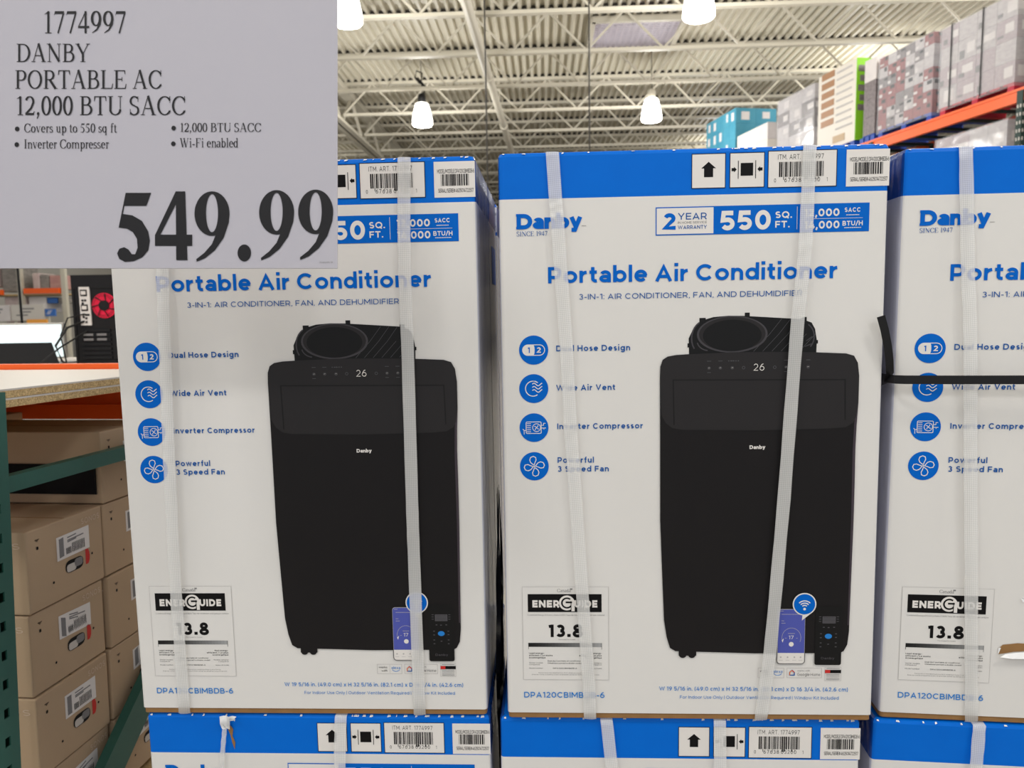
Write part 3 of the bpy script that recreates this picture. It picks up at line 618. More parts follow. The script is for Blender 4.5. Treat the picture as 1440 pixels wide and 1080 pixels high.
    for c in (264, 277.5): s.poly(mm(ring(c, 93.5, 5.6, 5.2, 14)), 'pic_body', 5)
    s.poly(mm(rect(258, 92, 284, 100)), 'pic_body', 5)
    s.poly(mm([(509, 478), (511, 500), (511, 471), (509.4, 439), (508.6, 407), (509, 352), (509, 298), (508, 220), (507, 140), (504.5, 140), (505, 220), (505.4, 300), (504.8, 400), (506, 440)]), 'pic_edge', 6)
    s.poly(mm([(229, 510), (229.6, 526), (233, 536), (240, 540.5), (252, 542.5), (272, 543.6), (332, 545.3), (384, 545.3), (450, 543.6), (492, 541.4), (503, 538), (508.6, 528), (511, 509), (511, 471), (508, 450), (504, 441), (494, 435), (470, 433.2), (370, 431.6), (262, 433.4), (247, 436), (238, 443), (231, 456)]), 'pic_top', 6)
    s.line(mm([(249.5, 441), (248, 506.5), (491.5, 504), (493, 446)]), .0017, 'pic_line', 7)
    s.line(mm([(238, 443), (247, 436), (262, 433.4), (370, 431.6), (470, 433.2), (494, 435), (504, 441)]), .0009, 'pic_line', 7)
    s.text('26', .3622, .3773, .5185, .0100, .10, 'paper', 7, sp=.25)
    for u in (299, 315, 332, 348, 392, 408, 424, 439):
        s.line(mm(ring(u, 523, 2.0, 2.0, 10)), .0006, 'pic_dot', 7, True)
        if u != 348 and u != 392: s.line(mm([(u-3, 533), (u+3, 533)]), .0007, 'pic_dot', 7); s.line(mm([(u-1, 523), (u+1, 523.4)]), .0007, 'ink_pale', 7)
        if u in (299, 408, 424): s.line(mm([(u-2.6, 516.6), (u+2.6, 516.6)]), .0007, 'pic_dot', 7)
    for q in range(5): s.line(mm([(326+q*3.4, 533), (327.6+q*3.4, 533)]), .0012, 'pic_dot', 8)
    s.text('Danby', .3580, .3806, .4047, .0054, .26, 'paper', 7, sp=.06)
    for q in range(11): s.poly(mm(rect(317+q*3.6, 124-q*.05, 319+q*3.6, 126.4-q*.05)), 'pic_line', 7)
    # phone
    s.poly(mm(rrect(402, 79.8, 443.6, 165.6, 5, 4)), 'pic_line', 8); s.poly(mm(rrect(402.8, 80.6, 442.8, 164.8, 4.4, 4)), 'ink_pale', 9); s.poly(mm(rrect(403.4, 81.4, 442.2, 164.2, 4, 4)), 'paper', 10)
    s.poly(mm([(403.4, 97.5), (442.2, 97.5)]+arc(438.2, 160.2, 4, 4, 0, 90, 4)+arc(407.4, 160.2, 4, 4, 90, 180, 4)), 'pic_screen', 11)
    s.line(mm(arc(423, 121, 13.8, 15, -25, 205, 24)), .0005, 'ink_pale', 12); s.text('17°'.replace('°', ''), .4190, .4262, .1188, .0055, .12, 'paper', 12, sp=.2); s.poly(mm(ring(423, 111, 3.6, 3.6, 18)), 'paper', 12)
    s.poly(mm([(409, 117), (412, 120), (410.4, 113.6)]), 'paper', 12)
    for q, (u0, u1, v) in enumerate(((406, 411, 162), (408, 436, 157), (408, 412, 147), (408, 414, 143.4), (418, 428, 127.6), (414, 416, 120.4), (430, 432, 120.4))): s.line(mm([(u0, v), (u1, v)]), .0006, 'ink_pale', 12)
    for u in (408, 418, 428, 437): s.poly(mm(ring(u, 91, 1.3, 1.3, 8)), 'ink_pale', 12); s.line(mm([(u-3, 86.4), (u+3, 86.4)]), .0005, 'ink_pale', 12)
    # speech bubble with wireless mark
    s.poly(mm(ring(441, 172.5, 17.2, 17.2, 32)), 'paper', 13); s.poly(mm([(437.6, 147.5), (452.5, 160), (438.5, 158)]), 'paper', 13); s.poly(mm(ring(441, 172.5, 15.4, 15.4, 32)), 'ink_mid', 14); s.poly(mm(ring(441, 172.5, 15.2, 15.2, 32)), 'ink_blue', 15)
    for q in (4.6, 8, 11.4): s.line(mm(arc(441, 166.4, q, q, 45, 135, 10)), .0016, 'paper', 16)
    s.poly(mm(ring(441, 165.4, 2.0, 2.0, 12)), 'paper', 16)
    # remote control
    s.poly(mm(rrect(457.6, 78.8, 496.4, 169, 3, 4)), 'pic_deep', 8); s.poly(mm(rect(468, 143, 487, 153.5)), 'pic_dot', 9)
    for q in range(4): s.line(mm([(469, 145+q*2.3), (486, 145+q*2.3)]), .0005, 'pic_line', 10)
    for u in (464.5, 490): [s.line(mm([(u-1.6, v), (u+1.6, v)]), .0008, 'pic_dot', 9) for v in (153, 149.5, 146)]
    s.poly(mm(ring(477, 123.2, 5.2, 3.9, 18)), 'ink_mid', 9)
    for u, v in ((470, 137), (477, 136.6), (485, 137), (466, 127), (488, 127), (466, 121), (488, 121.5), (466, 113), (477, 111), (488, 113), (466, 107), (488, 107)): s.poly(mm(rect(u-1.3, v-.6, u+1.3, v+.6)), 'pic_dot', 9)
    s.text('Danby', .467, .4865, .0876, .0036, .2, 'pic_ring', 9)
    P(s.build('product_picture'))
    # partner badges
    s = Sheet(); s.frame(.3759, .0577, .4139, .0730, .0005, 'ink_pale'); s.line([(.3955, .0590), (.3955, .0718)], .0004, 'ink_pale'); s.text('works', .3785, .3915, .0668, .0030, .14, 'ink_black'); s.text('with', .3825, .3915, .0612, .0030, .14, 'ink_black'); s.text('alexa', .3978, .4118, .0655, .0042, .12, 'ink_mid'); s.line(mm(arc(404.8, 68, 7, 6.4, 215, 325, 8)), .0008, 'ink_mid', 1); P(s.build('partner_badge'))
    s = Sheet(); s.frame(.4185, .0580, .4692, .0732, .0005, 'ink_pale'); s.line(mm([(422.4, 62), (422.4, 66.4), (425.8, 69.6), (429.2, 66.4), (429.2, 62)]), .0014, 'ink_navy', 1, True); s.line(mm([(422.4, 62), (422.4, 66.4), (425.8, 69.6)]), .0014, 'orange_ink', 2); s.line(mm([(425.8, 69.6), (429.2, 66.4)]), .0014, 'red', 2); s.text('works with', .4335, .4520, .0678, .0026, .12, 'ink_grey'); s.text('Google', .4335, .4515, .0610, .0046, .13, 'ink_grey'); s.text('Home', .4530, .4672, .0610, .0044, .12, 'ink_grey'); P(s.build('partner_badge'))
    s = Sheet(); s.frame(.474, .0535, .4975, .0747, .0004, 'ink_pale'); s.poly(rect(.474, .0655, .4975, .0705), 'ink_black', 1); s.poly(rect(.474, .0655, .4815, .0705), 'red', 2); [s.line([(.476, v), (.4955, v)], .0007, 'ink_grey', 1) for v in (.0728, .0632, .0608, .0578, .0555)]; P(s.build('partner_badge'))
    # energy label
    s = Sheet(); s.poly(rect(.0252, .0530, .1538, .1981), 'white'); s.frame(.0252, .0530, .1538, .1981, .0004, 'ink_pale', 1)
    s.text('Canada', .0772, .0978, .1898, .0052, .13, 'ink_grey', 1, font='serif'); s.poly(rect(.0966, .1934, .1002, .1956), 'ink_grey', 1)
    s.poly(rect(.0333, .1590, .1436, .1868), 'ink_black', 1); s.text('ENER', .0402, .0805, .1662, .0112, .27, 'paper', 2); s.text('UIDE', .1030, .1372, .1662, .0112, .27, 'paper', 2)
    s.poly(mm(ring(91.8, 173.2, 11.8, 11.6, 30)), 'paper', 2); s.line(mm(arc(92, 173.2, 7.6, 7.4, 50, 330, 24)), .0024, 'ink_black', 3); s.line(mm([(90, 174.2), (99.5, 174.2)]), .0026, 'ink_black', 3); s.line(mm([(101, 172), (101, 160.4)]), .0048, 'paper', 3); s.line(mm([(98, 176), (98, 163)]), .001, 'ink_black', 4)
    s.text('Combined Energy Efficiency Ratio (CEER) Taux de rendement energetique combine', .0328, .1479, .1533, .0022, .11, 'ink_grey', 1)
    s.text('13.8', .0640, .1150, .1199, .0196, .24, 'ink_black', 1, sp=.16); s.text('This model/Ce modele', .078, .104, .1154, .0016, .12, 'ink_grey', 1)
    for q in range(22):
        v = 24+q*7; nm = 'bar_%d' % v
        if nm not in M: M[nm] = mat('printed_grey', (v, v, v), .5, .9)
        s.poly(rect(.0334+q*.0050, .1045, .0334+(q+1)*.0050, .1108), nm, 1)
    for u in (.0335, .1434): s.line([(u, .1108), (u, .1010)], .0005, 'ink_black', 2)
    for u, v, l, lf in ((.034, .0935, 'Least energy-', 1), (.034, .0900, 'efficient / Le moins', 1), (.034, .0865, 'ecoenergetique', 1), (.1434, .0935, 'Most energy-', 0), (.1434, .0900, 'efficient / Le plus', 0), (.1434, .0865, 'ecoenergetique', 0)):
        wd_ = len(l)*.00178; s.text(l, u if lf else u-wd_, u+wd_ if lf else u, v, .0023, .17, 'ink_black', 1)
    for u0, u1, v, l, k in ((.062, .112, .0815, 'Dual duct portable air conditioner', 'ink_black'), (.062, .114, .0780, 'Climatiseur portatif a double conduit', 'ink_black'), (.034, .055, .0785, 'Similar models', 'ink_grey'), (.034, .050, .0758, 'compared', 'ink_grey'), (.120, .1434, .0785, 'Modeles similaires', 'ink_grey'), (.127, .1434, .0758, 'compares', 'ink_grey'), (.034, .055, .0700, 'Model number', 'ink_grey'), (.070, .106, .0700, 'DPA120CBIMBDB-6', 'ink_black'), (.122, .1434, .0700, 'Numero du modele', 'ink_grey')):
        s.text(l, u0, u1, v, .0019, .14, k, 1)
    s.text('Removal of this label before first retail purchase is an offence', .048, .130, .0630, .0015, .12, 'ink_grey', 1); s.text('Enlever cette etiquette avant le premier achat au detail est une infraction', .038, .1395, .0602, .0015, .12, 'ink_grey', 1)
    P(s.build('energy_label'))
    s = Sheet(); s.text('DPA120CBIMBDB-6', .0257, .1473, .0243, .0090, .165, 'ink_mid', 1, sp=.18); P(s.build('model_lettering'))
    s = Sheet(); s.text('W 19 5/16 in. (49.0 cm) x H 32 5/16 in. (82.1 cm) x D 16 3/4 in. (42.6 cm)', .2295, .5082, .0369, .0062, .155, 'ink_mid', 1, sp=.2)
    s.text('For Indoor Use Only | Outdoor Ventilation Required | Window Kit Included', .2604, .4951, .0242, .0050, .12, 'ink_mid', 1, sp=.2); P(s.build('size_lettering'))
    return t

def strap(parent, pts, w=.0185, off=.006, bottom=True, label=None, name='plastic_strap'):
    """woven strap lying a little proud of the face; pts from the top edge down"""
    dense = []
    for i in range(len(pts)-1):
        for q in range(8): t_ = q/8; dense.append((pts[i][0]+(pts[i+1][0]-pts[i][0])*t_, pts[i][1]+(pts[i+1][1]-pts[i][1])*t_))
    dense.append(pts[-1])
    path = []
    u0 = dense[0][0]
    for y in (CD*.9, .2, .06, .012): path.append((u0+.0002, y, CH+.0016))
    n = len(dense)
    for i, (u, v) in enumerate(dense):
        e = min(i, n-1-i)/(n/2); path.append((u, -.0035-off*min(1, e*2.2), min(v, CH-.001)))
    if bottom: path.append((dense[-1][0]+.0005, .0, -.0095))
    b = MB(); vs = []; acc = 0
    for i, p in enumerate(path):
        p = Vector(p); q0 = Vector(path[max(i-1, 0)]); q1 = Vector(path[min(i+1, len(path)-1)]); d = (q1-q0).normalized()
        s = Vector((1, 0, 0)); s = (s-d*s.dot(d)).normalized()
        if i: acc += (p-Vector(path[i-1])).length
        for j, k in enumerate((-.5, -.17, .17, .5)):
            nrm = d.cross(s); lift = .0008*math.sin(i*1.7+j)+(.0012 if abs(k) < .3 else 0)
            vs.append(p+s*(w*k)+nrm*0 + Vector((0, -lift if p.y < .011 else 0, 0))); b.uv[len(vs)-1] = ((k+.5)*w, acc)
    fs = [(i*4+j, (i+1)*4+j, (i+1)*4+j+1, i*4+j+1) for i in range(len(path)-1) for j in range(3)]
    b.add(vs, fs, 'strap'); o = b.build(name, parent, True)
    return o

# cartons: where each one stands, and its straps (paths seen on its own face)
base = make_carton()
rows = [  # x, y, z(face bottom, rel), yaw, roll, pitch, label, straps, symbol drop
 (-.0144, 1.0574, -.613, -.0448, -.0016, -.0068, 'white and blue portable air conditioner carton at the centre, upper tier', [[(.0774, .8337), (.0812, .7667), (.0834, .7368), (.0882, .6584), (.0948, .5542), (.0994, .4397), (.1031, .3816), (.1152, .1816), (.1238, .0481), (.1251, -.006)], [(.4344, .836), (.4302, .7114), (.4265, .655), (.4208, .595), (.4062, .332), (.3903, .094), (.3803, -.006)]], 0),
 (-.5898, 1.0922, -.616, -.0436, -.0029, .0016, 'white and blue air conditioner carton behind the price sign, upper tier at the left', [[(.0866, .834), (.083, .659), (.0802, .554), (.0765, .438), (.0748, .3813), (.0709, .1914), (.069, -.006)], [(.4442, .834), (.4415, .738), (.4405, .664), (.4412, .569), (.4402, .335), (.440, .247), (.440, -.006)]], 0),
 (.5503, 1.0521, -.6182, -.1042, .0039, .0049, 'air conditioner carton behind the black strap with torn patch, upper tier at the right', [[(.0797, .834), (.0899, .6526), (.0975, .5542), (.1034, .4393), (.1067, .3767), (.1193, .1734), (.1313, -.006)]], 0),
 (-.0254, 1.0624, -.613-.8425-.002, -.0448, -.0016, -.004, 'air conditioner carton under the centre upper carton, lower tier', [[(.163, .834), (.172, .74), (.18, .4), (.18, -.006)], [(.334, .834), (.334, .74), (.34, .3), (.34, -.006)]], -.005),
 (-.5838, 1.0972, -.616-.8425-.002, -.0436, -.0029, .0016, 'air conditioner carton with crumpled torn top edge, lower tier at the left', [[(.312, .834), (.308, .74), (.30, .3), (.30, -.006)]], -.005),
 (.5383, 1.0571, -.6182-.8425-.002, -.1042, .0039, .0049, 'air conditioner carton at the lower right corner, lower tier', [[(.152, .834), (.146, .74), (.14, .3), (.14, -.006)]], -.005),
 (-.5898+.0436*.46, 1.0922+.455, -.618, -.0436, 0, 0, 'air conditioner carton behind the left upper carton, seen only through the gap', [], 0),
]
CART = []
protos = [base]+[copy_tree(base) for _ in rows[1:]]
for t, (x, y, z, yw, rl, pt, lab, sts, drop) in zip(protos, rows):
    rm = Matrix.Rotation(yw, 4, 'Z') @ Matrix.Rotation(pt, 4, 'X') @ Matrix.Rotation(rl, 4, 'Y')
    t.matrix_world = Matrix.Translation((x, y, z+CZ)) @ rm
    t['label'] = lab
    for st in sts: strap(t, st)
    if drop:
        for ch in t.children:
            if ch.name.split('.')[0] in ('handling_symbol', 'barcode_panel', 'serial_sticker'): ch.location.z = drop
    CART.append(t)
CM, CL, CR, LM, LL, LR, _ = CART

# torn places on two cartons
b = MB()
e = [(.1640, .0985), (.1655, .1085), (.1700, .1135), (.178, .1145), (.19, .1165), (.21, .1160), (.24, .1140), (.24, .1060), (.20, .1045), (.185, .1030), (.172, .1000)]
b.add([(u, -.0009, v) for u, v in e], [tuple(range(len(e)))], 'kraft'); b.build('torn_patch', CR); b = MB()
e2 = [(.1630, .0975), (.172, .1005), (.185, .1035), (.20, .1048), (.24, .1065), (.24, .0985), (.20, .0960), (.18, .0955)]
b.add([(u, -.0045-.004*(v < .0999), v) for u, v in e2], [tuple(range(len(e2)))], 'tear_white')
b.add([(.163, -.003, .0985), (.1665, -.003, .1095), (.1640, -.001, .1085)], [(0, 1, 2)], 'tear_white'); b.build('paper_flap', CR); b = MB(); b.add([(.19, -.0012, .186), (.197, -.003, .1855), (.2, -.0012, .1805), (.193, -.002, .180)], [(0, 1, 2, 3)], 'tear_white')
b.build('torn_patch', CR)
b = MB(); rn = random.Random(5); g = []
for i in range(7):
    for j in range(5): g.append((.122+.0045*i+rn.uniform(-.0015, .0015)-j*.001*(i > 3), -.003-.004*rn.random()-(.004 if j < 3 else 0), CH+.0015-.0058*j*(1 if i < 4 else .45)))
b.add(g, [(i*5+j, (i+1)*5+j, (i+1)*5+j+1, i*5+j+1) for i in range(6) for j in range(4)], 'tear_white'); b.build('crumpled_edge', LL, True); b = MB()
e = [(.129, .812), (.135, .814), (.139, .808), (.137, .797), (.141, .786), (.1395, .774), (.136, .786), (.134, .798)]
b.add([(u, -.0012, v) for u, v in e], [tuple(range(len(e)))], 'kraft')
b.build('torn_patch', LL)
o = strap(LL, [(.1275, .818), (.124, .79), (.119, .75), (.112, .70), (.10, .3), (.10, 0)], w=.0075, off=.002)
tag(o, 'narrow twisted strap below the tear')

# ------------------------------------------------------------------ black strapping round the right-hand stack
b = MB()
def ribbon(pts, side, w, k, th=.0008):
    vs = []
    for p, s in zip(pts, side):
        p, s = Vector(p), Vector(s).normalized(); vs += [p-s*w/2, p+s*w/2]
    fs = [(2*i, 2*i+1, 2*i+3, 2*i+2) for i in range(len(pts)-1)]
    b.add(vs, fs, k)
yb = lambda x: 1.0421-.1042*(x-.5503)                 # the right carton's face
zb = -.108+CZ
path = []
for x, dy in ((.552, .16), (.543, .10), (.5385, .03), (.538, .0), (.541, -.016), (.552, -.022), (.62, -.026), (.70, -.028), (.85, -.030), (1.0, -.028), (1.08, -.018)):
    path.append((x, yb(x)+dy, zb-.002*(x-.55)))
ribbon(path, [(0, 0, 1)]*len(path), .0122, 'black_plastic')
sb = b.build('black_strapping')
tag(sb, 'black plastic strap drawn across the right upper carton', 'strap')
b = MB()
pts = [(.5405, 1.09, -.128), (.5395, 1.055, -.118), (.538, 1.034, -.100), (.5335, 1.028, -.082), (.529, 1.025, -.062), (.5225, 1.023, -.038), (.5155, 1.021, -.0185)]
sd = [(1, .2, .2), (1, .2, .2), (1, .1, .15), (1, 0, .22), (1, 0, .25), (1, 0, .3), (1, 0, .28)]
ribbon([(x, y, z+CZ) for x, y, z in pts], sd, .0118, 'black_plastic')
b.build('cut_end', sb, True)

# dark stretch film twisted down the gap between the left and centre stacks
b = MB(); rn = random.Random(2)
for q in range(4):
    vs = []
    for i in range(26):
        v = i/25; z = -.30-.95*v; xx = -.0262-.0035*v+.001*q-.0015+.0022*math.sin(i*.55+q*2); y = 1.17+.02*q
        w_ = (.002+.002*abs(math.sin(i*.3+q)))*min(1, .15+i/7) ; vs += [(xx-w_, y+.003*math.sin(i+q), z+CZ), (xx+w_, y-.003*math.cos(i*.8), z+CZ)]
    b.add(vs, [(2*i, 2*i+1, 2*i+3, 2*i+2) for i in range(25)], 'dark_film')
tag(b.build('film_tail', None, True), 'dark stretch film twisted down the gap between left and centre cartons', 'plastic film')

# ------------------------------------------------------------------ price sign, held parallel to the reader
D0 = .80
sg = empty('price_sign', 'large grey white price sign reading 549.99 at the upper left', 'sign')
sg.matrix_world = Matrix(((RT.x, -FWD.x*-1, UP.x, FWD.x*D0), (RT.y, FWD.y, UP.y, FWD.y*D0), (RT.z, FWD.z, UP.z, CZ+FWD.z*D0), (0, 0, 0, 1)))
SP = lambda px, py: ((px-720)/FPX*D0, (540-py)/FPX*D0)
b = MB(); x0, z0 = SP(-40, 377.5); x1, z1 = SP(474.5, -60)
b.bevbox(x0, x1, 0, .0016, z0, z1, 'sign_paper', .0004); b.build('card', sg)
def signtext(name, items):
    s = Sheet(.0003)
    for tx, a, c, bs, cp in items:
        u0, v = SP(a, bs); u1, _q = SP(c, bs); s.text(tx, u0, u1, v, cp/FPX*D0, .15, 'sign_ink', 1, font='serif', slope=.0)
    return s
signtext('i', [('1774997', 60.5, 178, 47, 31)]).build('item_number_lettering', sg)
signtext('d', [('DANBY', 23, 127, 87.3, 25.5), ('PORTABLE AC', 21, 228, 125, 26), ('12,000 BTU SACC', 22, 261.5, 162, 26.5)]).build('description_lettering', sg)
s = signtext('b', [('Covers up to 550 sq ft', 34, 164.5, 186.5, 12.6), ('Inverter Compresser', 34, 153.5, 209, 12.8), ('12,000 BTU SACC', 253, 367.5, 185.6, 12.4), ('Wi-Fi enabled', 253, 335.5, 207.5, 13)])
for px, py in ((24.5, 181.5), (24, 203.5), (244.5, 180.3), (244, 202.3)): u, v = SP(px, py); s.poly(ring(u, v, .0025, .0026, 16), 'sign_ink', 1)
s.build('bullet_lettering', sg)
s = Sheet(.0003)
K = lambda l, dx=0, dy=0: [SP((x+dx)/2.8417, (y+dy)/2.8417) for x, y in l]
s.poly(K([(503, 771), (605, 771), (586, 823), (498, 823), (492, 855), (530, 861), (568, 883), (593, 925), (600, 962), (594, 1000), (570, 1028), (535, 1044), (500, 1047), (477, 1034), (469, 1012), (478, 994), (497, 988), (514, 997), (528, 1016), (541, 1016), (551, 990), (548, 955), (532, 928), (508, 914), (475, 910)]), 'sign_ink', 1)
for p in ([(703, 765), (741, 765), (750, 1040), (705, 1040)], [(620, 938), (769, 938), (769, 983), (620, 983)], [(703, 765), (703, 818), (641, 940), (620, 940)]): s.poly(K(p), 'sign_ink', 1)
for dx, dy in ((0, 0), (258, -5), (414, -7)):
    o_, i_ = ring(848, 854, 70, 89, 44), ring(848, 852, 24, 76, 44)
    for j in range(44): s.poly(K([o_[j], o_[(j+1) % 44], i_[(j+1) % 44], i_[j]], dx, dy), 'sign_ink', 1)
    s.poly(K([(918, 850), (915, 890), (895, 950), (860, 1000), (820, 1032), (787, 1046), (785, 1036), (818, 1010), (848, 975), (866, 930), (872, 880), (872, 850)], dx, dy), 'sign_ink', 1)
s.poly(K(ring(977, 1011, 27, 34, 24)), 'sign_ink', 1)
s.build('price_lettering', sg)
s = Sheet(.0003); u0, v = SP(449, 370); u1, _q = SP(468, 370); s.text('2026-05-19'.replace('-', '.'), u0, u1, v, .0016, .12, 'ink_grey', 1); s.build('small_print', sg)
b = MB(); xc = (x0+x1)/2
b.bevbox(xc-.06, xc+.06, -.003, .006, z1-.012, z1+.012, 'steel', .001); b.build('clip', sg)
for s_ in (-1, 1):
    b = MB(); b.tube([(xc+s_*.05, .002, z1+.01), (xc+s_*.05-.068, .002-.452, z1+4.36)], .0012, 'wire_and_shade', 5); b.build('hanging_cord', sg)
# ------------------------------------------------------------------ pallets under the carton stacks
def pallet(name, label, x0, x1, y0, y1, z, rz=0, k='wood', group=None, h=.14, cx=None):
    t = empty(name, label, 'pallet', (x0, y0, z), rz, group); w, d = x1-x0, y1-y0
    b = MB(); n = 7
    for i in range(n): b.box(0, w, d*i/n+.005, d*(i+.75)/n, h-.02, h, k)
    b.build('top_board', t)
    for f in (0, .46, .92):
        b = MB(); b.box(w*f, w*f+w*.08, 0, d, .02, h-.021, k); b.build('stringer', t)
    b = MB(); [b.box(0, w, d*f, d*f+.1, 0, .018, k) for f in (0, .45, .85)]; b.build('bottom_board', t)
    return t
zl = CZ-.6265-.8425-.0085-.002
pallet('wooden_pallet', 'wooden pallet under the left and centre carton stacks', -.60, .53, 1.03, 2.05, 0, AXIS, h=zl)
pallet('wooden_pallet', 'wooden pallet under the right carton stack', .545, 1.68, 1.04, 2.05, 0, -.104, h=zl)

# ------------------------------------------------------------------ left rack with speaker cartons
rk = empty('storage_rack', 'green and orange storage rack with particle board shelf at the left', 'rack', (-.915, 1.2, 0))
ox, oy = -.915, 1.2                          # rack-local origin
def post(parent, y0, y1, z1, z0=0.0):
    b = MB(); x0, x1 = .004, .040
    b.box(x0-.04, x0, y0, y0+.003, z0, z1, 'green_steel'); b.box(x0-.04, x0, y1-.003, y1, z0, z1, 'green_steel')
    # face with punched slots: strips left, right and between the slots
    c = (y0+y1)/2
    sl = [c-.015, c+.017]
    xs = x1
    b.box(xs-.003, xs, y0, sl[0]-.006, z0, z1, 'green_steel'); b.box(xs-.003, xs, sl[0]+.006, sl[1]-.006, z0, z1, 'green_steel'); b.box(xs-.003, xs, sl[1]+.006, y1, z0, z1, 'green_steel')
    z = z0+.02
    while z < z1:
        for s in sl: b.box(xs-.003, xs, s-.006, s+.006, z, min(z+.034, z1), 'green_steel')
        z += .0508
    b.box(x0-.036, xs-.003, y0, y0+.003, z0, z1, 'green_steel'); b.box(x0-.036, xs-.003, y1-.003, y1, z0, z1, 'green_steel')
    b.box(x0-.03, x0-.02, y0+.003, y1-.003, z0, z1, 'tan')
    return b.build('upright', parent)
pst = post(rk, -.036, .050, CZ-.129); pst.matrix_local = Matrix.Translation((0, .006, CZ-.13)) @ Matrix.Rotation(R(-1.7), 4, 'X') @ Matrix.Translation((0, 0, -(CZ-.13))); post(rk, .80, .886, CZ-.08, .04)
for a, c, w_ in (((.018, .05, CZ-.2945), (.018, .82, CZ-.296), .029), ((.012, .84, CZ-.566), (.012, .02, CZ-1.18), .072), ((.018, .05, CZ-1.32), (.018, .82, CZ-1.32), .029)):
    b = MB(); b.bar(a, c, .022, w_, 'green_steel'); b.build('brace', rk)
for n_, z0 in (('shelf_board', -.142), ('shelf_board', -.1585)):
    b = MB(); b.box(-1.9, .033, -.02, .70, CZ+z0, CZ+z0+.0128, 'particle'); b.box(-1.9, .0332, -.0202, .7002, CZ+z0+.0128, CZ+z0+.016, 'laminate'); b.build(n_, rk)
b = MB(); b.box(-1.9, .02, .705, .745, CZ-.222, CZ-.112, 'orange_steel'); b.box(-1.9, .02, .690, .705, CZ-.2575, CZ-.219, 'orange_steel'); b.build('beam', rk)
b = MB(); b.box(-1.9, -.05, .0, .04, CZ-.26, CZ-.158, 'orange_steel'); b.build('beam', rk)
b = MB(); b.box(-1.9, .02, .0, .04, CZ-1.22, CZ-1.09, 'orange_steel'); b.box(-1.9, .02, .72, .76, CZ-1.22, CZ-1.09, 'orange_steel'); b.build('beam', rk)
b = MB(); b.box(-1.9, -.002, .045, .715, CZ-1.085, CZ-1.068, 'particle'); b.build('shelf_board', rk)

def speaker_carton(y0, y1, zt, h, depth, label, xf=-.925, jig=0, rz=0, sticker=True, logo=True):
    w = y1-y0
    t = empty('speaker_carton', label, 'carton', (xf, (y0+y1)/2, CZ+zt-h), rz, 'speaker cartons on the left rack')
    b = MB(); b.bevbox(-depth, 0, -w/2, w/2, 0, h, 'tan', .003); b.box(-depth*.98, -.004, -.0015, .0015, h, h+.0003, 'kraft'); b.build('body', t)
    def face(poly, k, lay=0): return [(.0006+.0003*lay, -w/2+u*w, v*h) for u, v in poly], k
    def fp(b, poly, k, lay=0):
        p, k = face(poly, k, lay); b.add(p, [tuple(range(len(p)))], k)
    def ell(cu, cv, ru, rv, n=14): return [(cu+ru*math.cos(2*PI*i/n), cv+rv*math.sin(2*PI*i/n)) for i in range(n)]
    if sticker:
        b = MB(); sk = rn2.uniform(-.02, .02)
        Qd = lambda u0, v0, u1, v1: [(u0, v0+sk), (u1, v0-sk), (u1, v1-sk), (u0, v1+sk)]
        fp(b, Qd(.36, .50, .80, .80), 'paper'); fp(b, Qd(.39, .53, .45, .77), 'ink_grey', 1)
        for i in range(9): fp(b, Qd(.56+i*.02, .54, .56+i*.02+.010, .66), 'ink_black', 1)
        for i in range(6): fp(b, Qd(.48+i*.012, .54, .48+i*.012+.007, .62), 'ink_black', 1)
        for i, v in enumerate((.745, .71, .69)): fp(b, Qd(.5, v, .62+.1*(i % 2), v+.016), 'ink_grey', 1)
        b.build('shipping_sticker', t)
    b = MB(); fp(b, rrect(.46, .29, .70, .45, .06, 4), 'ink_black'); fp(b, rrect(.475, .30, .60, .40, .03, 3), 'laminate', 1); fp(b, rrect(.58, .33, .69, .435, .03, 3), 'ink_grey', 1)
    b.build('carry_handle', t)
    b = MB(); fp(b, [(.735, .30), (.765, .30)]+[(.765+.03*math.cos(a), .40+.10*math.sin(a)) for a in (-1.2, -.5, 0, .5, 1.2)]+[(.765, .50), (.735, .50)], 'red'); b.build('red_tab', t)
    b = MB(); fp(b, ell(.30, .26, .012, .016), 'hole'); b.build('screw_hole', t); b = MB(); fp(b, ell(.83, .41, .012, .016), 'hole'); b.build('screw_hole', t)
    b = MB()
    for i in range(3): fp(b, [(.10+.012*i, .865-.013*i), (.155-.012*i, .865-.013*i), (.155-.012*i, .873-.013*i), (.10+.012*i, .873-.013*i)], 'ink_black')
    fp(b, rrect(.115, .745, .14, .785, .008, 2), 'ink_black'); b.build('printed_symbol', t)
    if logo:
        s = Sheet(); s.text('SONOS', w*.70-w/2, w*.96-w/2, h*.845, .0115, .13, 'tan_ink', 1, sp=.3); o = s.build('brand_lettering', t); o.rotation_euler = (0, 0, PI/2)
        s = Sheet(); s.text('SONOS', -depth*.32, -.012, h*.80, .0115, .13, 'tan_ink', 1, sp=.3); o = s.build('brand_lettering', t); o.location.y = -w/2
    return t
rn2 = random.Random(9)
A0, A1, B0, B1 = 1.338, 1.553, 1.562, 1.775
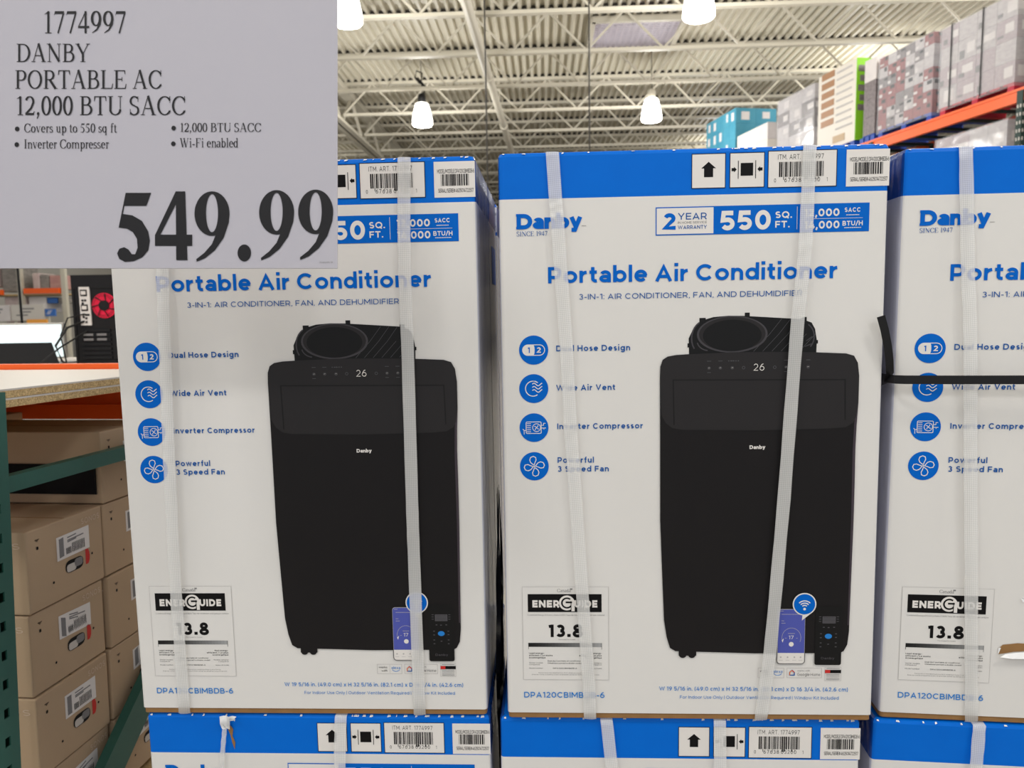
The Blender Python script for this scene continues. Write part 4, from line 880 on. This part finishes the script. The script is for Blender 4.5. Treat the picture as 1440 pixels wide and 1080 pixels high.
for y0, y1, zt, h, l, j in (
    (A0, A1, -.403, .160, 'topmost speaker carton of the near column on the left rack, with an open space above', 0),
    (A0, A1-.005, -.5655, .160, 'second speaker carton from the top of the near column on the left rack', .004),
    (A0, A1-.009, -.728, .160, 'third speaker carton from the top of the near column on the left rack', 0),
    (A0+.002, A1-.011, -.8905, .160, 'fourth speaker carton down, lowest of the near column on the left rack', .003),
    (B0, B1, -.2445, .158, 'topmost speaker carton of the far column, beside the green brace', 0),
    (B0, B1, -.405, .160, 'second speaker carton from the top of the far column beside the left carton stack', .003),
    (B0, B1, -.5675, .160, 'third speaker carton from the top of the far column beside the left carton stack', 0),
    (B0-.004, B1, -.730, .160, 'fourth speaker carton down in the far column, crossed by the green diagonal brace', .002),
    (B0-.004, B1, -.8925, .160, 'lowest speaker carton of the far column, behind the green diagonal brace', 0)):
    speaker_carton(y0, y1, zt, h, .42, l, -.925-j, 0, rn2.uniform(-.006, .006), sticker=True, logo=not l.startswith('topmost speaker carton of the far'))
t = speaker_carton(1.50, 1.86, -.236, .83, .5, 'tall plain brown carton standing in shade at the back under the particle board shelf', -1.12, 0, 0, False, False)
t.location.z = CZ-1.066; t.location.x = -1.36; t.location.y = 1.69
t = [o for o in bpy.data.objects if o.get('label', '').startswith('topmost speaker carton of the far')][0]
b = MB(); b.box(-.40, -.012, -.1118, -.109, .022, .088, 'hole'); b.build('opening_shade', t)  # black slab on the near side, painted shade of the carton's open inside

# the old rack leans a little towards the viewer, and everything on it leans along
lean = Matrix.Translation((0, 1.266, CZ-.13)) @ Matrix.Rotation(R(-1.5), 4, 'X') @ Matrix.Translation((0, -1.266, -(CZ-.13)))
lean = Matrix.Translation((-.88, 1.266, 0)) @ Matrix.Rotation(R(-6), 4, 'Z') @ Matrix.Translation((.88, -1.266, 0)) @ lean
for o in [rk]+[q for q in bpy.data.objects if q.name.startswith('speaker_carton')]:
    o.matrix_world = lean @ Matrix.LocRotScale(o.location, o.rotation_euler, None)

# ------------------------------------------------------------------ computer table behind the rack
dt = empty('display_table', 'display table with orange front edge behind the left rack', 'table', (-2.9, 3.45, 0))
b = MB(); b.box(-1.6, 1.25, .03, 1.0, CZ-.29, CZ-.254, 'laminate'); b.build('tabletop', dt)
b = MB(); b.box(-1.6, 1.25, 0, .03, CZ-.34, CZ-.2535, 'orange_steel'); b.build('edge_beam', dt)
for x, y in ((-1.55, .1), (1.15, .1), (-1.55, .9), (1.15, .9)):
    b = MB(); b.box(x, x+.06, y, y+.06, 0, CZ-.29, 'dark_green'); b.build('leg', dt)
# desktop computer seen from the back
pc = empty('desktop_computer', 'black desktop computer tower with glowing red fan on the display table', 'computer', (-2.296, 3.85, CZ-.2535), 0)
W_, H_ = .262, .462
b = MB(); b.box(0, W_, .004, .45, 0, H_, 'matte_black'); b.box(0, .012, 0, .004, 0, H_, 'matte_black'); b.box(W_-.01, W_, 0, .004, 0, H_, 'matte_black'); b.box(.012, W_-.01, 0, .004, H_-.07, H_, 'matte_black'); b.box(.012, W_-.01, 0, .004, 0, .015, 'matte_black'); b.build('case', pc)
b = MB(); b.box(.04, .095, -.003, .004, .20, .40, 'paper')
for v, hh in ((.352, .034), (.275, .034)):
    b.box(.048, .082, -.006, -.003, v, v+hh, 'ink_black'); b.box(.053, .077, -.008, -.006, v+.008, v+hh-.007, 'paper')
for u, v in ((.052, .325), (.066, .325), (.052, .31), (.052, .25), (.066, .25), (.078, .25), (.052, .238), (.066, .232), (.05, .215), (.065, .212)): b.box(u, u+.010, -.006, -.003, v, v+.010, 'ink_black')
b.build('port_panel', pc)
b = MB(); cx_, cz_ = .168, .302
b.lathe([(0, 0), (.066, 0)], 'fan_glow', 28); b.v = [(cx_+x, -.001, cz_+y) for x, y, z in b.v]; b.build('fan_glow', pc)
b = MB(); b.lathe([(0, .0), (.027, .0), (.027, .006), (0, .006)], 'matte_black', 18)
for q in range(7):
    a = 2*PI*q/7; b.add([(.022*math.cos(a), .022*math.sin(a), .003), (.022*math.cos(a+.25), .022*math.sin(a+.25), .004), (.062*math.cos(a+.62), .062*math.sin(a+.62), .005), (.062*math.cos(a+.5), .062*math.sin(a+.5), .002)], [(0, 1, 2, 3)], 'matte_black')
n_ = len(b.v)
for rr in (.050, .058):
    for q in range(24):
        a0, a1 = 2*PI*q/24, 2*PI*(q+1)/24; b.add([(rr*math.cos(a0), rr*math.sin(a0), .008), (rr*math.cos(a1), rr*math.sin(a1), .008), ((rr+.002)*math.cos(a1), (rr+.002)*math.sin(a1), .008), ((rr+.002)*math.cos(a0), (rr+.002)*math.sin(a0), .008)], [(0, 1, 2, 3)], 'matte_black')
b.v = [(cx_+x, -.002-z, cz_+y) for x, y, z in b.v]; b.build('fan', pc)
b = MB()
for q in range(7): b.box(.04, .19, -.003, .004, .022+q*.024, .036+q*.024, 'black_plastic')
for u, v in ((.05, .145), (.05, .12), (.12, .145), (.12, .12)): b.box(u, u+.05, -.006, -.003, v, v+.012, 'ink_grey')
b.build('slot_cover', pc)
b = MB(); b.bevbox(.205, .25, -.006, .004, .02, .17, 'black_plastic', .003); b.box(.222, .230, -.009, -.006, .09, .096, 'ink_grey'); b.build('power_supply', pc)
b = MB(); b.tube([(.055, -.005, .22), (.0, -.06, .19), (-.03, -.12, .10), (-.015, -.1, .02), (-.03, -.05, .005)], .006, 'black_plastic', 6); b.tube([(.07, -.005, .17), (-.02, -.1, .09), (-.10, -.15, .01)], .005, 'black_plastic', 6); b.tube([(.065, -.004, .26), (.0, -.05, .24), (-.025, -.08, .15), (-.005, -.08, .01)], .004, 'black_plastic', 6); b.build('cable', pc)
# white lit display and a dark laptop lid in front of it
sc_ = empty('monitor', 'white lit monitor screen on the display table, partly behind a laptop', 'monitor', (-2.98, 4.0, CZ-.2535))
b = MB(); b.bevbox(-.02, .535, 0, .03, .02, .215, 'laminate', .004); b.build('bezel', sc_)
b = MB(); b.box(-.01, .525, -.002, .0, .03, .205, 'screen_glow'); b.build('screen', sc_)
b = MB(); b.box(.2, .3, .03, .06, 0, .1, 'laminate'); b.box(.15, .35, -.02, .14, 0, .006, 'laminate'); b.build('stand', sc_)
lp = empty('laptop', 'open laptop seen from its dark lid in front of the lit monitor', 'laptop', (-2.96, 3.76, CZ-.2535))
b = MB(); b.add([(0, 0, .004), (.625, 0, .004), (.57, .035, .115), (0, .035, .115), (0, .008, .004), (.625, .008, .004), (.57, .043, .115), (0, .043, .115)], [(0, 1, 2, 3), (7, 6, 5, 4), (0, 4, 5, 1), (3, 2, 6, 7), (1, 5, 6, 2), (0, 3, 7, 4)], 'matte_black'); b.build('lid', lp)
b = MB(); b.box(0, .62, .008, .2, 0, .008, 'ink_grey'); b.build('keyboard_base', lp)

# ------------------------------------------------------------------ far shelves seen through the gap at the far left
fr = empty('storage_rack', 'distant rack with orange beams along the hall on the far left', 'rack', (-12, 17.0, 0))
ky = 17/25
FX = lambda px: (px-720)/FPX*17.0*1.0
def fz(px, py): return CZ-(py-(434+(764-px)*.0154))/FPX*17.0*.985
b = MB()
for p0, p1, py in ((-120, 12, 412), (43, 92, 409)): b.box(FX(p0)+12, FX(p1)+12, -.05, .05, fz(p0/2+p1/2, py)-.07, fz(p0/2+p1/2, py)+.05, 'orange_steel')
b.build('beam', fr)
for p in (-100, 36, 97):
    b = MB(); b.box(FX(p)+12-.05, FX(p)+12+.05, .0, .1, 0, 3.2, 'steel'); b.build('upright', fr)
b = MB(); b.box(FX(-130)+12, FX(100)+12, .05, 1.1, fz(60, 412)-.06, fz(60, 412)-.03, 'particle'); b.build('shelf_board', fr)
M['far_mauve'] = mat('mauve_goods', (168, 142, 140), .6, 1.1, noise=(7, (208, 196, 190), (2, 1, 1)))
M['far_dark'] = mat('dark_goods', (84, 84, 86), .6, 1.1, noise=(9, (168, 160, 150), (1, 1, 3)))
M['far_pink'] = mat('pink_goods', (206, 168, 156), .6, 1.1, noise=(6, (160, 110, 110), (1, 1, 2)))
M['far_white'] = mat('white_goods', (214, 208, 204), .6, 1.15, noise=(5, (186, 180, 180)))
M['far_blue'] = mat('blue_goods', (60, 104, 172), .6, 1.1)
M['far_yellow'] = mat('yellow_goods', (236, 160, 70), .6, 1.1)
def far_case(p0, p1, y0, y1, k, label, y=17.25, d=.6, band=None):
    b = MB(); b.bevbox(FX(p0), FX(p1), y, y+d, fz((p0+p1)/2, y1), fz((p0+p1)/2, y0), k, .02)
    if band: b.box(FX(p0)+.02, FX(p1)-.02, y-.004, y, fz((p0+p1)/2, (y0*2+y1)/3+2), fz((p0+p1)/2, (y0*2+y1)/3), band)
    o = b.build('stored_case'); tag(o, label, 'case', 'goods on the distant left rack'); return o
zsh = 410.2
for a in ((-20, -2, 372, 404, 'far_mauve', 'mauve case at the left photo edge on the distant rack'), (2, 31, 374, 411, 'far_dark', 'dark speckled case beside the thin black pole on the distant rack', ),
          (45, 55, 384, 407, 'far_mauve', 'mauve case, first from the left in the row over the distant orange beam'), (56, 68, 386, 407, 'far_dark', 'dark case, second in the row over the distant orange beam'), (69, 90, 387, 407, 'far_pink', 'pink case, last in the row over the distant orange beam'),
          (3, 34, 418, 455, 'far_mauve', 'wide mauve case below the shelf of the distant rack'), (37, 62, 418, 440, 'far_white', 'white carton with printing below the distant orange beam'), (63, 78, 419, 427, 'far_blue', 'small blue case below the distant orange beam'), (79, 96, 419, 427, 'far_dark', 'grey case below the distant orange beam at the computer')):
    far_case(*a)
for p0, p1, y0, y1, k, l in ((-5, 2, 432, 448, 'red', 'red price board on the distant aisle at the photo edge'), (5, 36, 430, 452, 'far_white', 'white notice board under the distant rack'), (38, 83, 429, 451, 'laminate', 'wide white sign panel under the distant rack'), (84, 98, 435, 445, 'far_blue', 'small blue sign beside the computer tower'), (74, 101, 449, 455, 'far_yellow', 'orange shelf banner beside the computer tower')):
    t = tag(MB().box(FX(p0), FX(p1), 16.6 if k != 'far_yellow' else 16.2, 16.64 if k != 'far_yellow' else 16.24, fz((p0+p1)/2, y1), fz((p0+p1)/2, y0), k).build('sign_board'), l, 'sign', 'boards on the distant aisle')
    yb_ = 16.24 if k == 'far_yellow' else 16.64
    t2 = MB().box(FX(p0)+.02, FX(p0)+.06, yb_, yb_+.04, 0, fz((p0+p1)/2, y0), 'steel').build('support', t)
    if k in ('laminate', 'far_blue', 'far_white'):
        b = MB(); xa, xb, za, zb_ = FX(p0), FX(p1), fz((p0+p1)/2, y1), fz((p0+p1)/2, y0); kk = 'paper' if k == 'far_blue' else 'ink_grey'
        for q in range(3): b.box(xa+(xb-xa)*(.15+.1*q), xa+(xb-xa)*(.5+.1*q), 16.594, 16.599, za+(zb_-za)*(.3+.2*q), za+(zb_-za)*(.38+.2*q), kk)
        b.build('printed_lines', t)
o = MB().tube([(-2.80, 4.2, CZ-.254), (-2.80, 4.2, CZ+1.2)], .007, 'black_plastic', 6).build('display_pole'); tag(o, 'thin black pole standing on the display table behind the lit monitor', 'pole')
b = MB(); b.lathe([(0, .012), (.05, .012), (.05, 0), (0, 0)], 'black_plastic', 16, (-2.80, 4.2, CZ-.254)); b.build('foot', o)

# ------------------------------------------------------------------ right-hand high rack with pallet loads
RY = R(9.5)
rr_ = empty('pallet_rack', 'tall pallet rack with orange beams at the right', 'rack', (6.198, 11.0, 0), RY)
# rack-local: x = into the rack (right), y = along the rack (away)
for x, n_ in ((-.05, 0), (1.05, 1)):
    b = MB(); b.box(x-.03, x+.03, -5.0, 11, CZ+2.47, CZ+2.62, 'orange_steel'); b.box(x-.04, x+.03, -5, 11, CZ+2.60, CZ+2.635, 'orange_steel'); b.build('beam', rr_)
for y in (-4.4, -1.62, 1.25, 4.4, 7.6, 10.8):
    for x in (-.06, 1.05):
        b = MB(); b.box(x-.04, x+.04, y-.045, y+.045, 0, CZ+2.6, 'dark_green')
        if x < 0:
            z = 2.0
            while z < CZ+2.44: b.box(x-.043, x-.04, y-.03, y-.012, z, z+.04, 'laminate'); b.box(x-.043, x-.04, y+.012, y+.03, z, z+.04, 'laminate'); b.box(x-.03, x-.012, y-.048, y-.045, z, z+.04, 'laminate'); z += .1
        b.build('upright', rr_)
b = MB()
for y in [(-4.8+.5*i) for i in range(32)]: b.box(0, 1.02, y, y+.05, CZ+2.56, CZ+2.60, 'dark_green')
b.build('deck_support', rr_)
M['film_pallet'] = M['film']
def load(name, label, y0, y1, z0, z1, nx, nz, mats, plt, inset=.0, depth=1.0, pz=None, wrap=True, stripes=None, x0=.0):
    """a pallet load: cases row by row on a pallet, wrapped in clear film"""
    t = empty(name, label, 'pallet load', (0, 0, 0), 0, 'pallet loads on the right rack'); t.parent = None
    t.matrix_world = Matrix.Translation((6.198, 11.0, 0)) @ Matrix.Rotation(RY, 4, 'Z') @ Matrix.Translation((x0, y0, z0))
    L, Hh = y1-y0, z1-z0; ph = .13 if plt else 0
    if plt:
        b = MB(); [b.box(0, depth, L*i/6+.01, L*(i+.8)/6, ph-.025, ph-.002, plt) for i in range(6)]; [b.box(0, depth, L*f, L*f+.1, 0, ph-.026, plt) for f in (0, .45, .9)]; b.build('pallet', t)
    rn = random.Random(hash(label) % 999 if False else len(label)*7)
    nd = 2
    for k in range(nz):
        for i in range(nx):
            for j in range(nd):
                if 0 < j < nd-1: continue
                a0, a1 = L*i/nx+.003, L*(i+1)/nx-.003; zz0, zz1 = ph+(Hh-ph)*k/nz, ph+(Hh-ph)*(k+1)/nz-.003
                if j == 1 and i > 0: continue
                mk = rn.choice(mats)
                b = MB(); b.box(depth*j/nd+.002, depth*(j+1)/nd-.002, a0, a1, zz0, zz1, mk)
                if stripes:
                    for sk_, f0, f1, g0, g1 in stripes:
                        dq = rn.uniform(-.09, .09); f0, f1, g0, g1 = max(.02, f0+dq), min(.98, f1+dq+rn.uniform(-.1, .1)), max(.03, g0+rn.uniform(-.1, .1)), min(.97, g1+rn.uniform(-.08, .08))
                        if rn.random() < .25: continue
                        if j == 0: b.box(-.0015, .002, a0+(a1-a0)*f0, a0+(a1-a0)*f1, zz0+(zz1-zz0)*g0, zz0+(zz1-zz0)*g1, sk_)
                        if i == 0: b.box(depth*(j+f0)/nd, depth*(j+f1)/nd, a0-.0035, a0+.001, zz0+(zz1-zz0)*g0, zz0+(zz1-zz0)*g1, sk_)
                b.build('case', t)
    if wrap:
        b = MB(); n = 10; ring_ = [(-.012, -.012), (depth+.012, -.012), (depth+.012, L+.012), (-.012, L+.012)]
        rows_ = []
        for q in range(n+1):
            z = ph*.6+(Hh-ph*.6+.008)*q/n; rows_ += [(x+rn.uniform(-.006, .004)*(1 if x > .5 else -1)*-1, y+rn.uniform(-.006, .006), z) for x, y in ring_]
        b.add(rows_, [(q*4+c, q*4+(c+1) % 4, (q+1)*4+(c+1) % 4, (q+1)*4+c) for q in range(n) for c in range(4)], 'film'); b.build('stretch_wrap', t)
    return t
M['g_white'] = mat('pale_carton', (186, 176, 176), .5, 1.1, noise=(6, (146, 128, 136), (1, 3, 5)))
M['g_grey'] = mat('grey_carton', (150, 142, 146), .5, 1.15, noise=(6, (196, 190, 188), (1, 2, 4)))
M['g_red'] = mat('red_case', (172, 74, 70), .5, 1.1, noise=(9, (70, 56, 62), (1, 3, 2)))
M['g_dark'] = mat('dark_case', (66, 60, 64), .5, 1.1, noise=(9, (150, 140, 140), (1, 3, 2)))
M['g_teal'] = mat('teal_case', (44, 122, 148), .5, 1.1, noise=(3, (84, 150, 170)))
M['g_lime'] = mat('lime_case', (128, 190, 40), .5, 1.2)
M['g_brown'] = mat('brown_food_print', (160, 120, 88), .5, 1.1)
M['g_cream'] = mat('cream_case', (206, 200, 190), .5, 1.2)
M['g_tan'] = mat('tan_case', (186, 164, 136), .6, 1.1)
M['p_blue'] = mat('blue_pallet', (30, 70, 160), .5, 1.1)
M['p_red'] = mat('red_pallet', (176, 30, 56), .5, 1.1)
zt = CZ+2.637
t = load('wrapped_load', 'wrapped load of pale cartons on a red pallet at the right end of the rack', -1.42, -.12, zt, CZ+3.86, 4, 4, ['g_white', 'g_grey', 'g_white'], 'p_red', stripes=[('far_white', .1, .6, .3, .75), ('ink_grey', .7, .92, .15, .4)])
for yq in (1.09, .54):
    b = MB(); b.box(-.018, -.013, yq-.010, yq+.010, .10, 1.235, 'black_plastic'); b.box(-.018, .6, yq-.010, yq+.010, 1.23, 1.236, 'black_plastic'); b.build('load_strap', t)
load('wrapped_load', 'wrapped load of pale cartons nearest the viewer, half out of the frame', -2.95, -1.62, zt, CZ+4.05, 4, 5, ['g_white', 'g_cream'], 'p_red', stripes=[('ink_grey', .1, .5, .3, .55)])
load('wrapped_load', 'wrapped load of red and dark cases on a blue pallet on the right rack', .02, 1.22, zt, CZ+3.9, 6, 7, ['g_red', 'g_dark', 'g_red', 'g_grey'], 'p_blue', stripes=[('far_white', .55, .9, .1, .4), ('ink_black', .1, .5, .6, .9)])
load('carton_load', 'narrow stack of dark brown cases between the red and lime loads', 1.30, 1.60, zt, CZ+3.62, 1, 3, ['g_dark', 'kraft'], 'p_blue', wrap=False)
load('carton_load', 'small white carton stack on top of the dark brown cases', 1.30, 1.60, CZ+3.623, CZ+3.98, 1, 1, ['far_white'], None, wrap=False)
t = load('food_load', 'cream and lime printed case stack with food pictures on the right rack', 1.82, 2.93, zt, CZ+4.12, 1, 1, ['g_cream'], 'p_blue', wrap=False)
b = MB()
for k in range(6): b.box(-.006, .0, .62, 1.0, .55+k*.165, .66+k*.165, 'g_brown')
for k in range(9): b.box(-.006, .0, .08+.02*(k % 3), .55, .42+k*.12, .45+k*.12, 'ink_pale')
b.box(-.007, -.001, .28, .62, .2, .32, 'g_tan'); b.build('food_print', t)
b = MB(); b.box(.0, 1.0, -.012, -.002, .13, 1.48, 'g_lime')
for k in range(5): b.box(.03+.03*(k % 2), .35+.1*(k % 3), -.016, -.012, .62+k*.16, .72+k*.16, 'g_dark')
b.build('lime_panel', t)
load('wrapped_load', 'grey shrink wrapped load between the food cases and the teal boxes', 3.05, 4.35, zt, CZ+4.07, 3, 5, ['g_dark', 'g_grey', 'g_grey'], 'p_blue', stripes=[('far_white', .1, .5, .3, .7)])
load('carton_load', 'low white carton stack in front of the teal boxes', 4.75, 6.1, zt, CZ+3.79, 3, 3, ['g_cream', 'far_white'], 'p_blue', wrap=False)
load('carton_load', 'tall stack of teal blue boxes at the far end of the right rack', 6.2, 7.75, zt, CZ+4.46, 5, 5, ['g_teal'], 'p_blue', wrap=False, stripes=[('far_white', .3, .6, .3, .8)])
# goods on the level under the orange beam
b = MB(); b.box(.0, 1.0, -4.9, 11, 2.30, 2.34, 'particle'); b.build('shelf_board', rr_)
load('carton_load', 'tan carton stack under the orange beam beside the green upright', .35, 1.15, 2.341, CZ+2.32, 2, 3, ['g_tan', 'g_cream'], None, wrap=False)
load('wrapped_load', 'wrapped pale load below the orange beam, left of the green upright', -1.35, -.1, 2.341, CZ+2.33, 4, 4, ['g_white', 'g_grey'], None, stripes=[('far_white', .1, .6, .3, .7)])
load('carton_load', 'tan carton stack below the orange beam at the far bay', 1.5, 3.0, 2.341, CZ+2.2, 3, 3, ['g_tan'], None, wrap=False)
